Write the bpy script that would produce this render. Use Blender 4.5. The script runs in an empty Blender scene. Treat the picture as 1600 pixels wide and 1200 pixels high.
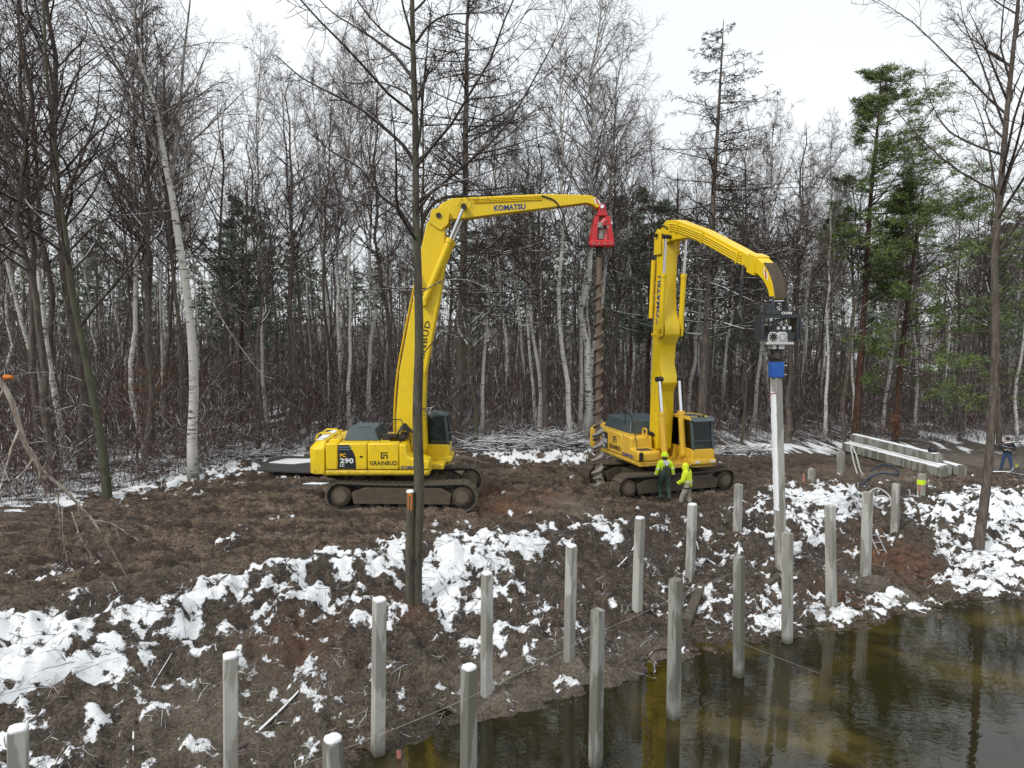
import bpy, bmesh, math, random
import numpy as np
from mathutils import Vector, Matrix, Quaternion

sc = bpy.context.scene
COL = sc.collection
R = math.radians
RNG = np.random.default_rng(7)
random.seed(7)

# ------------------------------------------------------------------ camera, sky, sun, exposure
F_PX, W_PX, H_PX = 1130.0, 1600.0, 1200.0
CAM_Z = 6.2
PITCH = math.atan((600 - 503) / F_PX)
cam_data = bpy.data.cameras.new('camera')
cam_data.sensor_width = 36.0
cam_data.lens = 36.0 * F_PX / W_PX
cam_data.clip_start = 0.1
cam_data.clip_end = 3000
cam = bpy.data.objects.new('camera', cam_data)
COL.objects.link(cam)
cam.location = (0, 0, CAM_Z)
cam.rotation_euler = (math.pi / 2 - PITCH, 0, 0)
sc.camera = cam

SUN_EL, SUN_AZ = R(42), R(226)          # azimuth measured from +Y (north) clockwise: behind the camera, a little left
world = bpy.data.worlds.new('World')
sc.world = world
world.use_nodes = True
wn, wl = world.node_tree.nodes, world.node_tree.links
wn.clear()
w_out = wn.new('ShaderNodeOutputWorld')
w_bg = wn.new('ShaderNodeBackground')
w_bg.inputs['Strength'].default_value = 0.1
w_sky = wn.new('ShaderNodeTexSky')
w_sky.sky_type = 'NISHITA'
w_sky.sun_disc = False
w_sky.sun_elevation = SUN_EL
w_sky.sun_rotation = SUN_AZ
w_mix = wn.new('ShaderNodeMix'); w_mix.data_type = 'RGBA'
w_mix.inputs[0].default_value = 0.93      # a closed layer of cloud hides nearly all of the blue
w_geo = wn.new('ShaderNodeTexCoord')
w_noise = wn.new('ShaderNodeTexNoise')
w_noise.inputs['Scale'].default_value = 2.2
w_noise.inputs['Detail'].default_value = 4
w_ramp = wn.new('ShaderNodeValToRGB')
w_ramp.color_ramp.elements[0].position = 0.3
w_ramp.color_ramp.elements[0].color = (7.1, 7.5, 7.8, 1)
w_ramp.color_ramp.elements[1].position = 0.7
w_ramp.color_ramp.elements[1].color = (8.2, 8.45, 8.6, 1)
wl.new(w_geo.outputs['Generated'], w_noise.inputs['Vector'])
wl.new(w_noise.outputs['Fac'], w_ramp.inputs['Fac'])
wl.new(w_sky.outputs['Color'], w_mix.inputs[6])
wl.new(w_ramp.outputs['Color'], w_mix.inputs[7])
wl.new(w_mix.outputs[2], w_bg.inputs['Color'])
wl.new(w_bg.outputs['Background'], w_out.inputs['Surface'])

sun_data = bpy.data.lights.new('sun', 'SUN')
sun_data.energy = 1.5
sun_data.angle = R(11)
sun_data.color = (1.0, 0.97, 0.93)
sun = bpy.data.objects.new('sun', sun_data)
COL.objects.link(sun)
sun_dir = Vector((math.sin(SUN_AZ) * math.cos(SUN_EL), math.cos(SUN_AZ) * math.cos(SUN_EL), math.sin(SUN_EL)))
sun.rotation_euler = (-sun_dir).to_track_quat('-Z', 'Y').to_euler()
sun.location = (0, -20, 40)

sc.view_settings.view_transform = 'Standard'
sc.view_settings.look = 'None'
sc.view_settings.exposure = 0.42
sc.view_settings.gamma = 1.0
sc.view_settings.use_curve_mapping = False
sc.render.engine = 'CYCLES'
sc.cycles.max_bounces = 5
sc.cycles.diffuse_bounces = 2
sc.cycles.glossy_bounces = 3
sc.cycles.caustics_reflective = False
sc.cycles.caustics_refractive = False
sc.cycles.transparent_max_bounces = 8

# ------------------------------------------------------------------ measuring helpers
def ray(px, py):
    u, v = (px - 800) / F_PX, (600 - py) / F_PX
    return np.array([u, math.cos(PITCH) + v * math.sin(PITCH), -math.sin(PITCH) + v * math.cos(PITCH)])
def at(px, py, Y):
    d = ray(px, py); d = d / d[1]
    return Vector((d[0] * Y, Y, CAM_Z + d[2] * Y))
def to_px(p):
    x, y, z = p[0], p[1], p[2] - CAM_Z
    dep = y * math.cos(PITCH) - z * math.sin(PITCH)
    up = y * math.sin(PITCH) + z * math.cos(PITCH)
    return 800 + F_PX * x / dep, 600 - F_PX * up / dep

# ------------------------------------------------------------------ noise
_perm = np.random.default_rng(3).permutation(256)
_perm = np.concatenate([_perm, _perm])
_ang = np.random.default_rng(4).random(256) * 2 * np.pi
_gx, _gy = np.cos(_ang), np.sin(_ang)
def perlin(x, y):
    x = np.asarray(x, float); y = np.asarray(y, float)
    xi = np.floor(x).astype(int); yi = np.floor(y).astype(int)
    xf, yf = x - xi, y - yi
    xi &= 255; yi &= 255
    def g(ix, iy, fx, fy):
        h = _perm[_perm[ix & 255] + (iy & 255)]
        return _gx[h] * fx + _gy[h] * fy
    u = xf * xf * xf * (xf * (xf * 6 - 15) + 10)
    v = yf * yf * yf * (yf * (yf * 6 - 15) + 10)
    a = g(xi, yi, xf, yf); b = g(xi + 1, yi, xf - 1, yf)
    c = g(xi, yi + 1, xf, yf - 1); d = g(xi + 1, yi + 1, xf - 1, yf - 1)
    return (a + u * (b - a)) * (1 - v) + (c + u * (d - c)) * v
def fbm(x, y, o=4, gain=0.5):
    s, a, f = 0, 1.0, 1.0
    for i in range(o):
        s = s + a * perlin(x * f + 17.3 * i, y * f - 9.1 * i); a *= gain; f *= 2.03
    return s
def sstep(a, b, x):
    t = np.clip((x - a) / (b - a), 0, 1)
    return t * t * (3 - 2 * t)

# ------------------------------------------------------------------ object helpers
def new_obj(name, mesh, parent=None, mat=None, label=None, cat=None, group=None, kind=None):
    o = bpy.data.objects.new(name, mesh)
    COL.objects.link(o)
    if parent is not None: o.parent = parent
    if mat is not None and mesh is not None:
        if len(mesh.materials): mesh.materials.clear()
        for m in (mat if isinstance(mat, (list, tuple)) else [mat]): mesh.materials.append(m)
    if label: o['label'] = label
    if cat: o['category'] = cat
    if group: o['group'] = group
    if kind: o['kind'] = kind
    return o
def thing(name, label, cat, loc=(0, 0, 0), rz=0.0, group=None):
    o = new_obj(name, None, None, None, label, cat, group)
    o.location = loc; o.rotation_euler = (0, 0, rz)
    o.empty_display_size = 0.3
    return o
def mesh_np(name, verts, faces, mat_idx=None, smooth=False):
    verts = np.ascontiguousarray(verts, dtype=np.float32); faces = np.ascontiguousarray(faces, dtype=np.int32)
    me = bpy.data.meshes.new(name)
    k = faces.shape[1]
    me.vertices.add(len(verts)); me.vertices.foreach_set('co', verts.ravel())
    me.loops.add(faces.size); me.loops.foreach_set('vertex_index', faces.ravel())
    me.polygons.add(len(faces))
    me.polygons.foreach_set('loop_start', np.arange(0, faces.size, k, dtype=np.int32))
    me.polygons.foreach_set('loop_total', np.full(len(faces), k, dtype=np.int32))
    if mat_idx is not None: me.polygons.foreach_set('material_index', np.asarray(mat_idx, dtype=np.int32))
    if smooth: me.polygons.foreach_set('use_smooth', np.ones(len(faces), dtype=bool))
    me.update(calc_edges=True)
    return me

class MB:
    """collects shapes and links them as ONE mesh object"""
    def __init__(s): s.v, s.f = [], []
    def add(s, vs, fs):
        o = len(s.v); s.v += [tuple(p) for p in vs]; s.f += [tuple(i + o for i in f) for f in fs]; return s
    def box(s, c, d, rot=None):
        x, y, z = d[0] / 2, d[1] / 2, d[2] / 2
        vs = [Vector(p) for p in ((-x,-y,-z),(x,-y,-z),(x,y,-z),(-x,y,-z),(-x,-y,z),(x,-y,z),(x,y,z),(-x,y,z))]
        if rot is not None: vs = [rot @ p for p in vs]
        c = Vector(c)
        return s.add([p + c for p in vs], [(3,2,1,0),(4,5,6,7),(0,1,5,4),(1,2,6,5),(2,3,7,6),(3,0,4,7)])
    def bb(s, a, b):
        return s.box([(a[i] + b[i]) / 2 for i in range(3)], [abs(b[i] - a[i]) for i in range(3)])
    def prism(s, poly, axis, a, b):
        """poly of 2-D points, extruded along axis ('x','y','z') from a to b"""
        def mk(p, t):
            if axis == 'y': return (p[0], t, p[1])
            if axis == 'x': return (t, p[0], p[1])
            return (p[0], p[1], t)
        n = len(poly)
        area = sum(poly[i][0] * poly[(i+1) % n][1] - poly[(i+1) % n][0] * poly[i][1] for i in range(n))
        if (area < 0) != (axis == 'y'): poly = poly[::-1]
        lo, hi = (a, b) if a < b else (b, a)
        vs = [mk(p, lo) for p in poly] + [mk(p, hi) for p in poly]
        fs = [tuple(range(n - 1, -1, -1)), tuple(range(n, 2 * n))]
        for i in range(n):
            j = (i + 1) % n; fs.append((i, j, n + j, n + i))
        return s.add(vs, fs)
    def cyl(s, p0, p1, r0, r1=None, n=14, cap=True):
        r1 = r0 if r1 is None else r1
        p0, p1 = Vector(p0), Vector(p1); d = (p1 - p0).normalized()
        u = d.orthogonal().normalized(); w = d.cross(u)
        ring = lambda p, r: [p + (u * math.cos(2*math.pi*i/n) + w * math.sin(2*math.pi*i/n)) * r for i in range(n)]
        fs = [(i, (i+1) % n, n + (i+1) % n, n + i) for i in range(n)]
        if cap: fs += [tuple(range(n - 1, -1, -1)), tuple(range(n, 2 * n))]
        return s.add(ring(p0, r0) + ring(p1, r1), fs)
    def tube(s, pts, r, n=6):
        pts = [Vector(p) for p in pts]; m = len(pts); rs = r if isinstance(r, (list, tuple)) else [r] * m
        vs, fs = [], []; u = None
        for k, p in enumerate(pts):
            t = (pts[min(k+1, m-1)] - pts[max(k-1, 0)]).normalized()
            u = t.orthogonal() if u is None else (u - t * u.dot(t))
            u.normalize(); w = t.cross(u)
            vs += [p + (u * math.cos(2*math.pi*i/n) + w * math.sin(2*math.pi*i/n)) * rs[k] for i in range(n)]
        for k in range(m - 1):
            for i in range(n):
                j = (i + 1) % n; fs.append((k*n+i, k*n+j, (k+1)*n+j, (k+1)*n+i))
        fs += [tuple(range(n - 1, -1, -1)), tuple(range((m-1)*n, m*n))]
        return s.add(vs, fs)
    def lathe(s, prof, n=20, c=(0, 0, 0)):
        vs, fs = [], []
        for r, z in prof: vs += [(c[0] + r*math.cos(2*math.pi*i/n), c[1] + r*math.sin(2*math.pi*i/n), c[2] + z) for i in range(n)]
        for k in range(len(prof) - 1):
            for i in range(n):
                j = (i+1) % n; fs.append((k*n+i, k*n+j, (k+1)*n+j, (k+1)*n+i))
        fs += [tuple(range(n-1, -1, -1)), tuple(range((len(prof)-1)*n, len(prof)*n))]
        return s.add(vs, fs)
    def xf(s, M):
        s.v = [tuple(M @ Vector(p)) for p in s.v]; return s
    def mesh(s, name, smooth=None):
        me = bpy.data.meshes.new(name); me.from_pydata(s.v, [], s.f); me.update()
        if smooth:
            me.polygons.foreach_set('use_smooth', [True] * len(me.polygons)); me.set_sharp_from_angle(angle=R(smooth))
        return me
    def build(s, name, mat, parent=None, bevel=0, smooth=40, **kw):
        o = new_obj(name, s.mesh(name, smooth), parent, mat, **kw)
        if bevel:
            b = o.modifiers.new('bevel', 'BEVEL'); b.width = bevel; b.segments = 2; b.limit_method = 'ANGLE'; b.angle_limit = R(30)
            b.harden_normals = False
        return o

def spline(pts, n):
    """smooth curve (Catmull-Rom) through pts, n samples per span"""
    P = [Vector(p) for p in pts]; P = [2*P[0]-P[1]] + P + [2*P[-1]-P[-2]]; out = []
    for i in range(1, len(P) - 2):
        for k in range(n):
            t = k / n
            out.append(0.5 * ((2*P[i]) + (P[i+1]-P[i-1])*t + (2*P[i-1]-5*P[i]+4*P[i+1]-P[i+2])*t*t + (3*P[i]-P[i-1]-3*P[i+1]+P[i+2])*t**3))
    out.append(P[-2]); return out

# ------------------------------------------------------------------ materials
class NT:
    def __init__(s, name):
        s.m = bpy.data.materials.new(name); s.m.use_nodes = True
        s.n, s.l = s.m.node_tree.nodes, s.m.node_tree.links
        s.b = s.n['Principled BSDF']
        s.out = s.n['Material Output']
    def node(s, t, **kw):
        n = s.n.new(t)
        for k, v in kw.items(): setattr(n, k, v)
        return n
    def link(s, a, b): s.l.new(a, b)
    def coord(s, kind='Object', scale=None):
        c = s.node('ShaderNodeTexCoord').outputs[kind]
        if scale is not None:
            mp = s.node('ShaderNodeMapping'); mp.inputs['Scale'].default_value = scale
            s.link(c, mp.inputs['Vector']); c = mp.outputs['Vector']
        return c
    def noise(s, vec, scale, detail=4, rough=0.55, dist=0.0):
        n = s.node('ShaderNodeTexNoise'); n.inputs['Scale'].default_value = scale
        n.inputs['Detail'].default_value = detail; n.inputs['Roughness'].default_value = rough
        n.inputs['Distortion'].default_value = dist
        if vec is not None: s.link(vec, n.inputs['Vector'])
        return n.outputs['Fac']
    def ramp(s, fac, stops):
        r = s.node('ShaderNodeValToRGB'); e = r.color_ramp.elements
        while len(e) < len(stops): e.new(0.5)
        for k, (p, c) in enumerate(stops):
            e[k].position = p
            e[k].color = (c, c, c, 1) if isinstance(c, (int, float)) else (*c, 1)
        s.link(fac, r.inputs['Fac']); return r.outputs['Color']
    def mix(s, fac, a, b, blend='MIX'):
        m = s.node('ShaderNodeMix', data_type='RGBA', blend_type=blend)
        for sock, v in ((m.inputs[0], fac), (m.inputs[6], a), (m.inputs[7], b)):
            if isinstance(v, (int, float)): sock.default_value = v
            elif isinstance(v, tuple): sock.default_value = (*v, 1)
            else: s.link(v, sock)
        return m.outputs[2]
    def math(s, op, a, b=0.0, clamp=False):
        m = s.node('ShaderNodeMath', operation=op); m.use_clamp = clamp
        for sock, v in ((m.inputs[0], a), (m.inputs[1], b)):
            if isinstance(v, (int, float)): sock.default_value = v
            else: s.link(v, sock)
        return m.outputs[0]
    def bump(s, h, strength=0.5, dist=0.02):
        b = s.node('ShaderNodeBump'); b.inputs['Strength'].default_value = strength; b.inputs['Distance'].default_value = dist
        s.link(h, b.inputs['Height']); s.link(b.outputs['Normal'], s.b.inputs['Normal']); return b
    def col(s, c):
        if isinstance(c, tuple): s.b.inputs['Base Color'].default_value = (*c, 1)
        else: s.link(c, s.b.inputs['Base Color'])
    def rough(s, r):
        if isinstance(r, (int, float)): s.b.inputs['Roughness'].default_value = r
        else: s.link(r, s.b.inputs['Roughness'])
    def upness(s):
        g = s.node('ShaderNodeNewGeometry'); sp = s.node('ShaderNodeSeparateXYZ')
        s.link(g.outputs['Normal'], sp.inputs[0]); return sp.outputs['Z']

def simple(name, c, rough=0.5, metal=0.0, var=0.25, scale=6.0, spec=0.5, bump=0.0):
    t = NT(name); v = t.coord('Object')
    n = t.noise(v, scale, 5)
    t.col(t.mix(n, tuple(x * (1 - var) for x in c), tuple(min(1, x * (1 + var)) for x in c)))
    t.rough(rough); t.b.inputs['Metallic'].default_value = metal
    t.b.inputs['Specular IOR Level'].default_value = spec
    if bump: t.bump(t.noise(v, scale * 4, 5), bump, 0.01)
    return t.m
def paint(name, c, dirt_c=(0.15, 0.11, 0.075), dirt=0.5, rough=0.38, mud=0.0):
    """machine paint with dust, splashes of mud and scuffs"""
    t = NT(name); v = t.coord('Object')
    n1 = t.noise(v, 0.9, 6, 0.65); n2 = t.noise(v, 7, 6, 0.7); n3 = t.noise(v, 40, 3, 0.6)
    base = t.mix(n1, tuple(x * 0.88 for x in c), c)
    m = t.math('MULTIPLY', t.ramp(n1, [(0.45, 0.0), (0.75, 1.0)]), t.ramp(n2, [(0.45, 0.0), (0.7, 1.0)]))
    spk = t.ramp(n3, [(0.66, 0.0), (0.74, 0.8)])
    m = t.math('MAXIMUM', m, t.math('MULTIPLY', spk, t.ramp(n2, [(0.42, 0.0), (0.6, 1.0)])))
    sp = t.node('ShaderNodeSeparateXYZ'); t.link(v, sp.inputs[0])
    low = t.math('MULTIPLY', t.ramp(t.math('ADD', t.math('DIVIDE', sp.outputs['Z'], 4.0), t.math('MULTIPLY', n1, 0.12)), [(0.36, 0.75), (0.48, 0.0)]), t.ramp(n2, [(0.40, 0.0), (0.62, 1.0)]))
    run = t.node('ShaderNodeMapping'); run.inputs['Scale'].default_value = (1, 1, 0.10); t.link(v, run.inputs['Vector'])
    rn = t.ramp(t.noise(run.outputs['Vector'], 11, 3, 0.6), [(0.60, 0.0), (0.70, 0.35)])
    m = t.math('ADD', t.math('MULTIPLY', m, dirt, True), t.math('ADD', t.math('MULTIPLY', low, mud), t.math('MULTIPLY', rn, dirt)), True)
    t.col(t.mix(m, base, dirt_c))
    t.rough(t.mix(m, (rough,) * 3, (0.8,) * 3))
    t.bump(n3, 0.05, 0.004)
    return t.m
def bark(name, c1, c2, snow=0.0, scale=9.0, moss=None, relief=True):
    t = NT(name); v = t.coord('Object', (1, 1, 0.25))
    n = t.noise(v, scale, 5 if relief else 1, 0.7)
    col = t.mix(t.ramp(n, [(0.35, 0.0), (0.65, 1.0)]), c1, c2)
    if moss is not None:
        w = t.coord('Object'); mm = t.ramp(t.noise(w, 1.3, 4, 0.7), [(0.42, 0.0), (0.62, 0.85)])
        col = t.mix(mm, col, moss)
    if snow:
        g = t.node('ShaderNodeNewGeometry')
        sn = t.noise(g.outputs['Position'], 2.2, 2, 0.6)
        sp = t.node('ShaderNodeSeparateXYZ'); t.link(g.outputs['Position'], sp.inputs[0])
        low = t.ramp(t.math('DIVIDE', sp.outputs['Z'], 20.0), [(0.1, 1.0), (0.6, 0.15)])
        k = t.math('MULTIPLY', t.math('SUBTRACT', t.upness(), 0.42), t.math('SUBTRACT', sn, 0.62 - snow * 0.25))
        k = t.math('MULTIPLY', t.math('GREATER_THAN', t.math('MULTIPLY', k, low), 0.012), t.math('GREATER_THAN', t.upness(), 0.42))
        col = t.mix(k, col, (0.82, 0.84, 0.86))
    t.col(col); t.rough(0.9); t.b.inputs['Specular IOR Level'].default_value = 0.2
    if relief: t.bump(n, 0.6, 0.03)
    return t.m
def birch_bark():
    t = NT('birch_bark'); v = t.coord('Object', (1, 1, 7.0))
    patch = t.noise(t.coord('Object', (1, 1, 0.8)), 1.6, 4, 0.7)
    marks = t.ramp(t.math('ADD', t.noise(v, 2.1, 4, 0.7), t.math('MULTIPLY', t.math('SUBTRACT', patch, 0.5), 0.7)), [(0.55, 0.0), (0.64, 1.0)])
    v2 = t.coord('Object'); big = t.noise(v2, 0.9, 5, 0.7)
    white = t.mix(big, (0.42, 0.40, 0.37), (0.70, 0.68, 0.64))
    col = t.mix(marks, white, (0.05, 0.045, 0.04))
    sp = t.node('ShaderNodeSeparateXYZ'); t.link(t.coord('Object'), sp.inputs[0])
    base = t.math('ADD', t.math('MULTIPLY', sp.outputs['Z'], -0.55), t.math('MULTIPLY', big, 1.5))
    col = t.mix(t.ramp(base, [(0.1, 0.0), (0.75, 0.8)]), col, (0.07, 0.06, 0.045))   # old furrowed bark at the foot
    t.col(col); t.rough(0.8); t.bump(marks, 0.3, 0.02)
    return t.m

M = {}
M['yellow'] = paint('yellow_paint', (0.86, 0.60, 0.012), dirt=0.5, mud=0.7)
M['yellow_old'] = paint('faded_yellow_paint', (0.82, 0.50, 0.04), dirt=0.6, mud=0.8)
M['dark_panel'] = paint('slate_grey_paint', (0.055, 0.08, 0.09), dirt=0.3, dirt_c=(0.2, 0.18, 0.16))
M['red'] = paint('red_paint', (0.62, 0.025, 0.03), dirt=0.45)
M['pink'] = paint('faded_red_paint', (0.68, 0.12, 0.13), dirt=0.3)
M['frame_grey'] = paint('charcoal_paint', (0.035, 0.042, 0.048), dirt=0.3)
M['white_paint'] = paint('white_paint', (0.62, 0.62, 0.60), dirt=0.8, rough=0.5)
M['blue'] = paint('blue_paint', (0.02, 0.11, 0.45), dirt=0.3)
M['mud_steel'] = simple('mud_caked_steel', (0.089, 0.070, 0.051), 0.85, 0.0, 0.5, 5, 0.3, 0.6)
M['shoe_steel'] = simple('muddy_track_steel', (0.122, 0.097, 0.072), 0.7, 0.0, 0.55, 9, 0.4, 0.5)
M['dark_steel'] = simple('greasy_dark_steel', (0.03, 0.028, 0.027), 0.55, 0.2, 0.4, 8)
M['chrome'] = simple('polished_rod', (0.75, 0.76, 0.78), 0.16, 1.0, 0.05, 3)
M['rubber'] = simple('black_rubber', (0.013, 0.013, 0.014), 0.5, 0, 0.3, 10)
M['auger'] = simple('clay_caked_auger_steel', (0.155, 0.115, 0.085), 0.75, 0.0, 0.55, 3.5, 0.3, 0.7)
M['clay'] = simple('grey_clay', (0.30, 0.28, 0.25), 0.85, 0, 0.4, 5, 0.3, 0.8)
M['decal_black'] = simple('black_decal', (0.012, 0.014, 0.016), 0.4, 0, 0.2, 3)
M['decal_grey'] = simple('grey_decal', (0.12, 0.15, 0.19), 0.4, 0, 0.2, 3)
M['ink_dark'] = simple('dark_lettering', (0.025, 0.022, 0.02), 0.5, 0, 0.2, 3)
M['ink_blue'] = simple('blue_lettering', (0.012, 0.05, 0.22), 0.45, 0, 0.2, 3)
M['ink_white'] = simple('white_lettering', (0.75, 0.75, 0.73), 0.5, 0, 0.1, 3)
M['ink_yellow'] = simple('yellow_lettering', (0.85, 0.5, 0.02), 0.5, 0, 0.1, 3)
M['hivis'] = simple('fluorescent_yellow_fabric', (0.62, 0.86, 0.03), 0.75, 0, 0.18, 9, 0.3, 0.5)
M['hivis2'] = simple('fluorescent_lemon_fabric', (0.72, 0.84, 0.04), 0.75, 0, 0.18, 9, 0.3, 0.5)
M['silver_band'] = simple('reflective_band', (0.62, 0.65, 0.66), 0.35, 0.0, 0.1, 6)
M['wader'] = simple('dark_green_wader', (0.025, 0.045, 0.036), 0.5, 0, 0.35, 7, 0.5, 0.6)
M['beige'] = simple('beige_work_trousers', (0.36, 0.33, 0.28), 0.85, 0, 0.25, 9, 0.2, 0.5)
M['boot'] = simple('muddy_green_boot', (0.06, 0.065, 0.05), 0.6, 0, 0.4, 9)
M['navy'] = simple('navy_jacket', (0.012, 0.015, 0.026), 0.8, 0, 0.3, 9)
M['denim'] = simple('blue_denim', (0.035, 0.075, 0.15), 0.85, 0, 0.35, 12)
M['skin'] = simple('skin', (0.45, 0.26, 0.19), 0.6, 0, 0.1, 12)
M['hair'] = simple('dark_hair', (0.02, 0.014, 0.01), 0.8, 0, 0.3, 30)
M['glove'] = simple('dark_work_glove', (0.03, 0.028, 0.03), 0.8, 0, 0.3, 14)
M['wood_wet'] = simple('weathered_timber', (0.10, 0.085, 0.068), 0.85, 0, 0.4, 9, 0.2, 0.5)
M['cut_wood'] = simple('fresh_orange_alder_wood', (0.55, 0.17, 0.035), 0.8, 0, 0.3, 12, 0.2, 0.3)
M['alu'] = simple('dull_aluminium', (0.55, 0.56, 0.57), 0.4, 0.6, 0.15, 8)
M['hose_blue'] = simple('blue_plastic_hose', (0.02, 0.04, 0.075), 0.5, 0, 0.3, 8)
M['hose_white'] = simple('pale_plastic_pipe', (0.5, 0.5, 0.48), 0.5, 0, 0.3, 8)
M['neon'] = simple('neon_tape', (0.6, 0.85, 0.02), 0.6, 0, 0.1, 8)
M['tape'] = simple('red_white_tape', (0.40, 0.16, 0.13), 0.7, 0, 0.5, 12)
M['straw'] = simple('dead_straw', (0.26, 0.21, 0.13), 0.9, 0, 0.4, 3)
M['cord'] = simple('pale_cord', (0.36, 0.34, 0.30), 0.9, 0, 0.2, 12)
M['plate'] = simple('wet_steel_plate', (0.055, 0.05, 0.046), 0.45, 0.1, 0.5, 2.5, 0.5, 0.4)
M['birch'] = birch_bark()
M['birch_limb'] = bark('birch_limb_bark', (0.112, 0.094, 0.081), (0.375, 0.350, 0.325), 0.3, relief=False)
M['birch_twig'] = bark('birch_twig_bark', (0.099, 0.069, 0.066), (0.141, 0.106, 0.099), relief=False)
M['alder'] = bark('alder_bark', (0.043, 0.038, 0.032), (0.123, 0.109, 0.090), 0.0, 9, (0.109, 0.106, 0.065))
M['alder_dark'] = bark('dark_wet_bark', (0.062, 0.050, 0.044), (0.166, 0.139, 0.117), 0.0)
M['mossy'] = bark('mossy_bark', (0.043, 0.042, 0.033), (0.107, 0.103, 0.077), 0.0, 9, (0.090, 0.096, 0.058))
M['limb_snow'] = bark('dark_limb_bark_with_snow', (0.043, 0.035, 0.031), (0.104, 0.086, 0.074), 1.0, relief=False)
M['twig'] = bark('dark_twig_bark', (0.071, 0.053, 0.046), (0.131, 0.099, 0.091), 0.35, relief=False)
M['larch_twig'] = bark('larch_twig_bark', (0.029, 0.021, 0.016), (0.058, 0.043, 0.034), relief=False)
M['pine_bark'] = bark('pine_bark', (0.036, 0.023, 0.018), (0.119, 0.066, 0.048))
M['shrub'] = bark('reddish_shrub_bark', (0.092, 0.060, 0.052), (0.174, 0.121, 0.106), 0.8, relief=False)
def needles(name, c1, c2, snow=False):
    t = NT(name); g = t.node('ShaderNodeNewGeometry')
    n = t.noise(g.outputs['Position'], 1.2, 4, 0.7)
    col = t.mix(t.ramp(n, [(0.35, 0.0), (0.65, 1.0)]), c1, c2)
    if snow: col = t.mix(t.math('GREATER_THAN', t.noise(g.outputs['Position'], 1.7, 2, 0.6), 0.69), col, (0.75, 0.77, 0.78))
    t.col(col); t.rough(0.6)
    t.b.inputs['Specular IOR Level'].default_value = 0.25
    return t.m
M['needle'] = needles('pine_needles', (0.066, 0.101, 0.033), (0.165, 0.226, 0.066))
M['needle_dark'] = needles('dark_conifer_needles', (0.095, 0.128, 0.095), (0.199, 0.238, 0.170), True)
M['dead_leaf'] = needles('dead_orange_leaves', (0.16, 0.06, 0.025), (0.30, 0.12, 0.045))
def glass():
    t = NT('cab_glass')
    t.col((0.75, 0.82, 0.82)); t.rough(0.03)
    t.b.inputs['Transmission Weight'].default_value = 1.0; t.b.inputs['IOR'].default_value = 1.45
    n = t.noise(t.coord('Object'), 5, 5, 0.7)
    tr = t.node('ShaderNodeBsdfTransparent'); tr.inputs['Color'].default_value = (0.50, 0.57, 0.57, 1)
    gl = t.node('ShaderNodeBsdfGlossy'); gl.inputs['Roughness'].default_value = 0.05
    fr = t.node('ShaderNodeFresnel'); fr.inputs['IOR'].default_value = 1.28
    mx = t.node('ShaderNodeMixShader'); t.link(t.math('ADD', fr.outputs[0], t.math('MULTIPLY', n, 0.03)), mx.inputs[0])
    t.link(tr.outputs[0], mx.inputs[1]); t.link(gl.outputs[0], mx.inputs[2])
    t.link(mx.outputs[0], t.out.inputs['Surface'])
    return t.m
M['glass'] = glass()
def snow_mat():
    t = NT('snow'); v = t.coord('Object'); n = t.noise(v, 9, 5, 0.6)
    t.col(t.mix(n, (0.80, 0.82, 0.84), (0.90, 0.91, 0.92))); t.rough(0.7); t.b.inputs['Specular IOR Level'].default_value = 0.2
    t.bump(t.noise(v, 30, 4), 0.4, 0.02); return t.m
M['snow'] = snow_mat()
def concrete(name, c1, c2, streak=0.6):
    t = NT(name); info = t.node('ShaderNodeObjectInfo')
    add = t.node('ShaderNodeVectorMath', operation='ADD'); v = t.coord('Object')
    off = t.node('ShaderNodeVectorMath', operation='SCALE'); off.inputs['Scale'].default_value = 1.0
    cmb = t.node('ShaderNodeCombineXYZ'); t.link(t.math('MULTIPLY', info.outputs['Random'], 37.0), cmb.inputs[0]); t.link(t.math('MULTIPLY', info.outputs['Random'], 91.0), cmb.inputs[2])
    t.link(v, add.inputs[0]); t.link(cmb.outputs[0], add.inputs[1]); v = add.outputs[0]
    mp = t.node('ShaderNodeMapping'); mp.inputs['Scale'].default_value = (1, 1, 0.22); t.link(v, mp.inputs['Vector'])
    st = t.noise(mp.outputs['Vector'], 3.2, 3, 0.5, 0.3)
    n = t.noise(v, 2.0, 6, 0.65); fine = t.noise(v, 60, 3, 0.6)
    col = t.mix(n, c1, c2)
    col = t.mix(t.math('MULTIPLY', t.ramp(st, [(0.48, 0.0), (0.53, 1.0)]), streak), col, (c1[0] * 0.50, c1[1] * 0.47, c1[2] * 0.42))
    col = t.mix(t.ramp(t.noise(v, 11, 3, 0.5), [(0.68, 0.0), (0.72, 0.7)]), col, (0.16, 0.13, 0.10))
    col = t.mix(t.math('MULTIPLY', fine, 0.35), col, tuple(x * 0.6 for x in c1))
    g = t.node('ShaderNodeNewGeometry'); sp = t.node('ShaderNodeSeparateXYZ'); t.link(g.outputs['Position'], sp.inputs[0])
    soak = t.ramp(t.math('ADD', t.math('ADD', sp.outputs['Z'], 2.1), t.math('MULTIPLY', n, 0.25)), [(0.16, 0.8), (0.34, 0.0)])      # soaked band above the waterline
    t.col(t.mix(soak, col, (0.075, 0.072, 0.055))); t.rough(0.8); t.bump(fine, 0.35, 0.006); return t.m
M['concrete'] = concrete('pile_concrete', (0.329, 0.323, 0.287), (0.610, 0.604, 0.561))
M['concrete_wet'] = concrete('damp_pile_concrete', (0.228, 0.228, 0.198), (0.396, 0.396, 0.360), 0.75)

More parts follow.
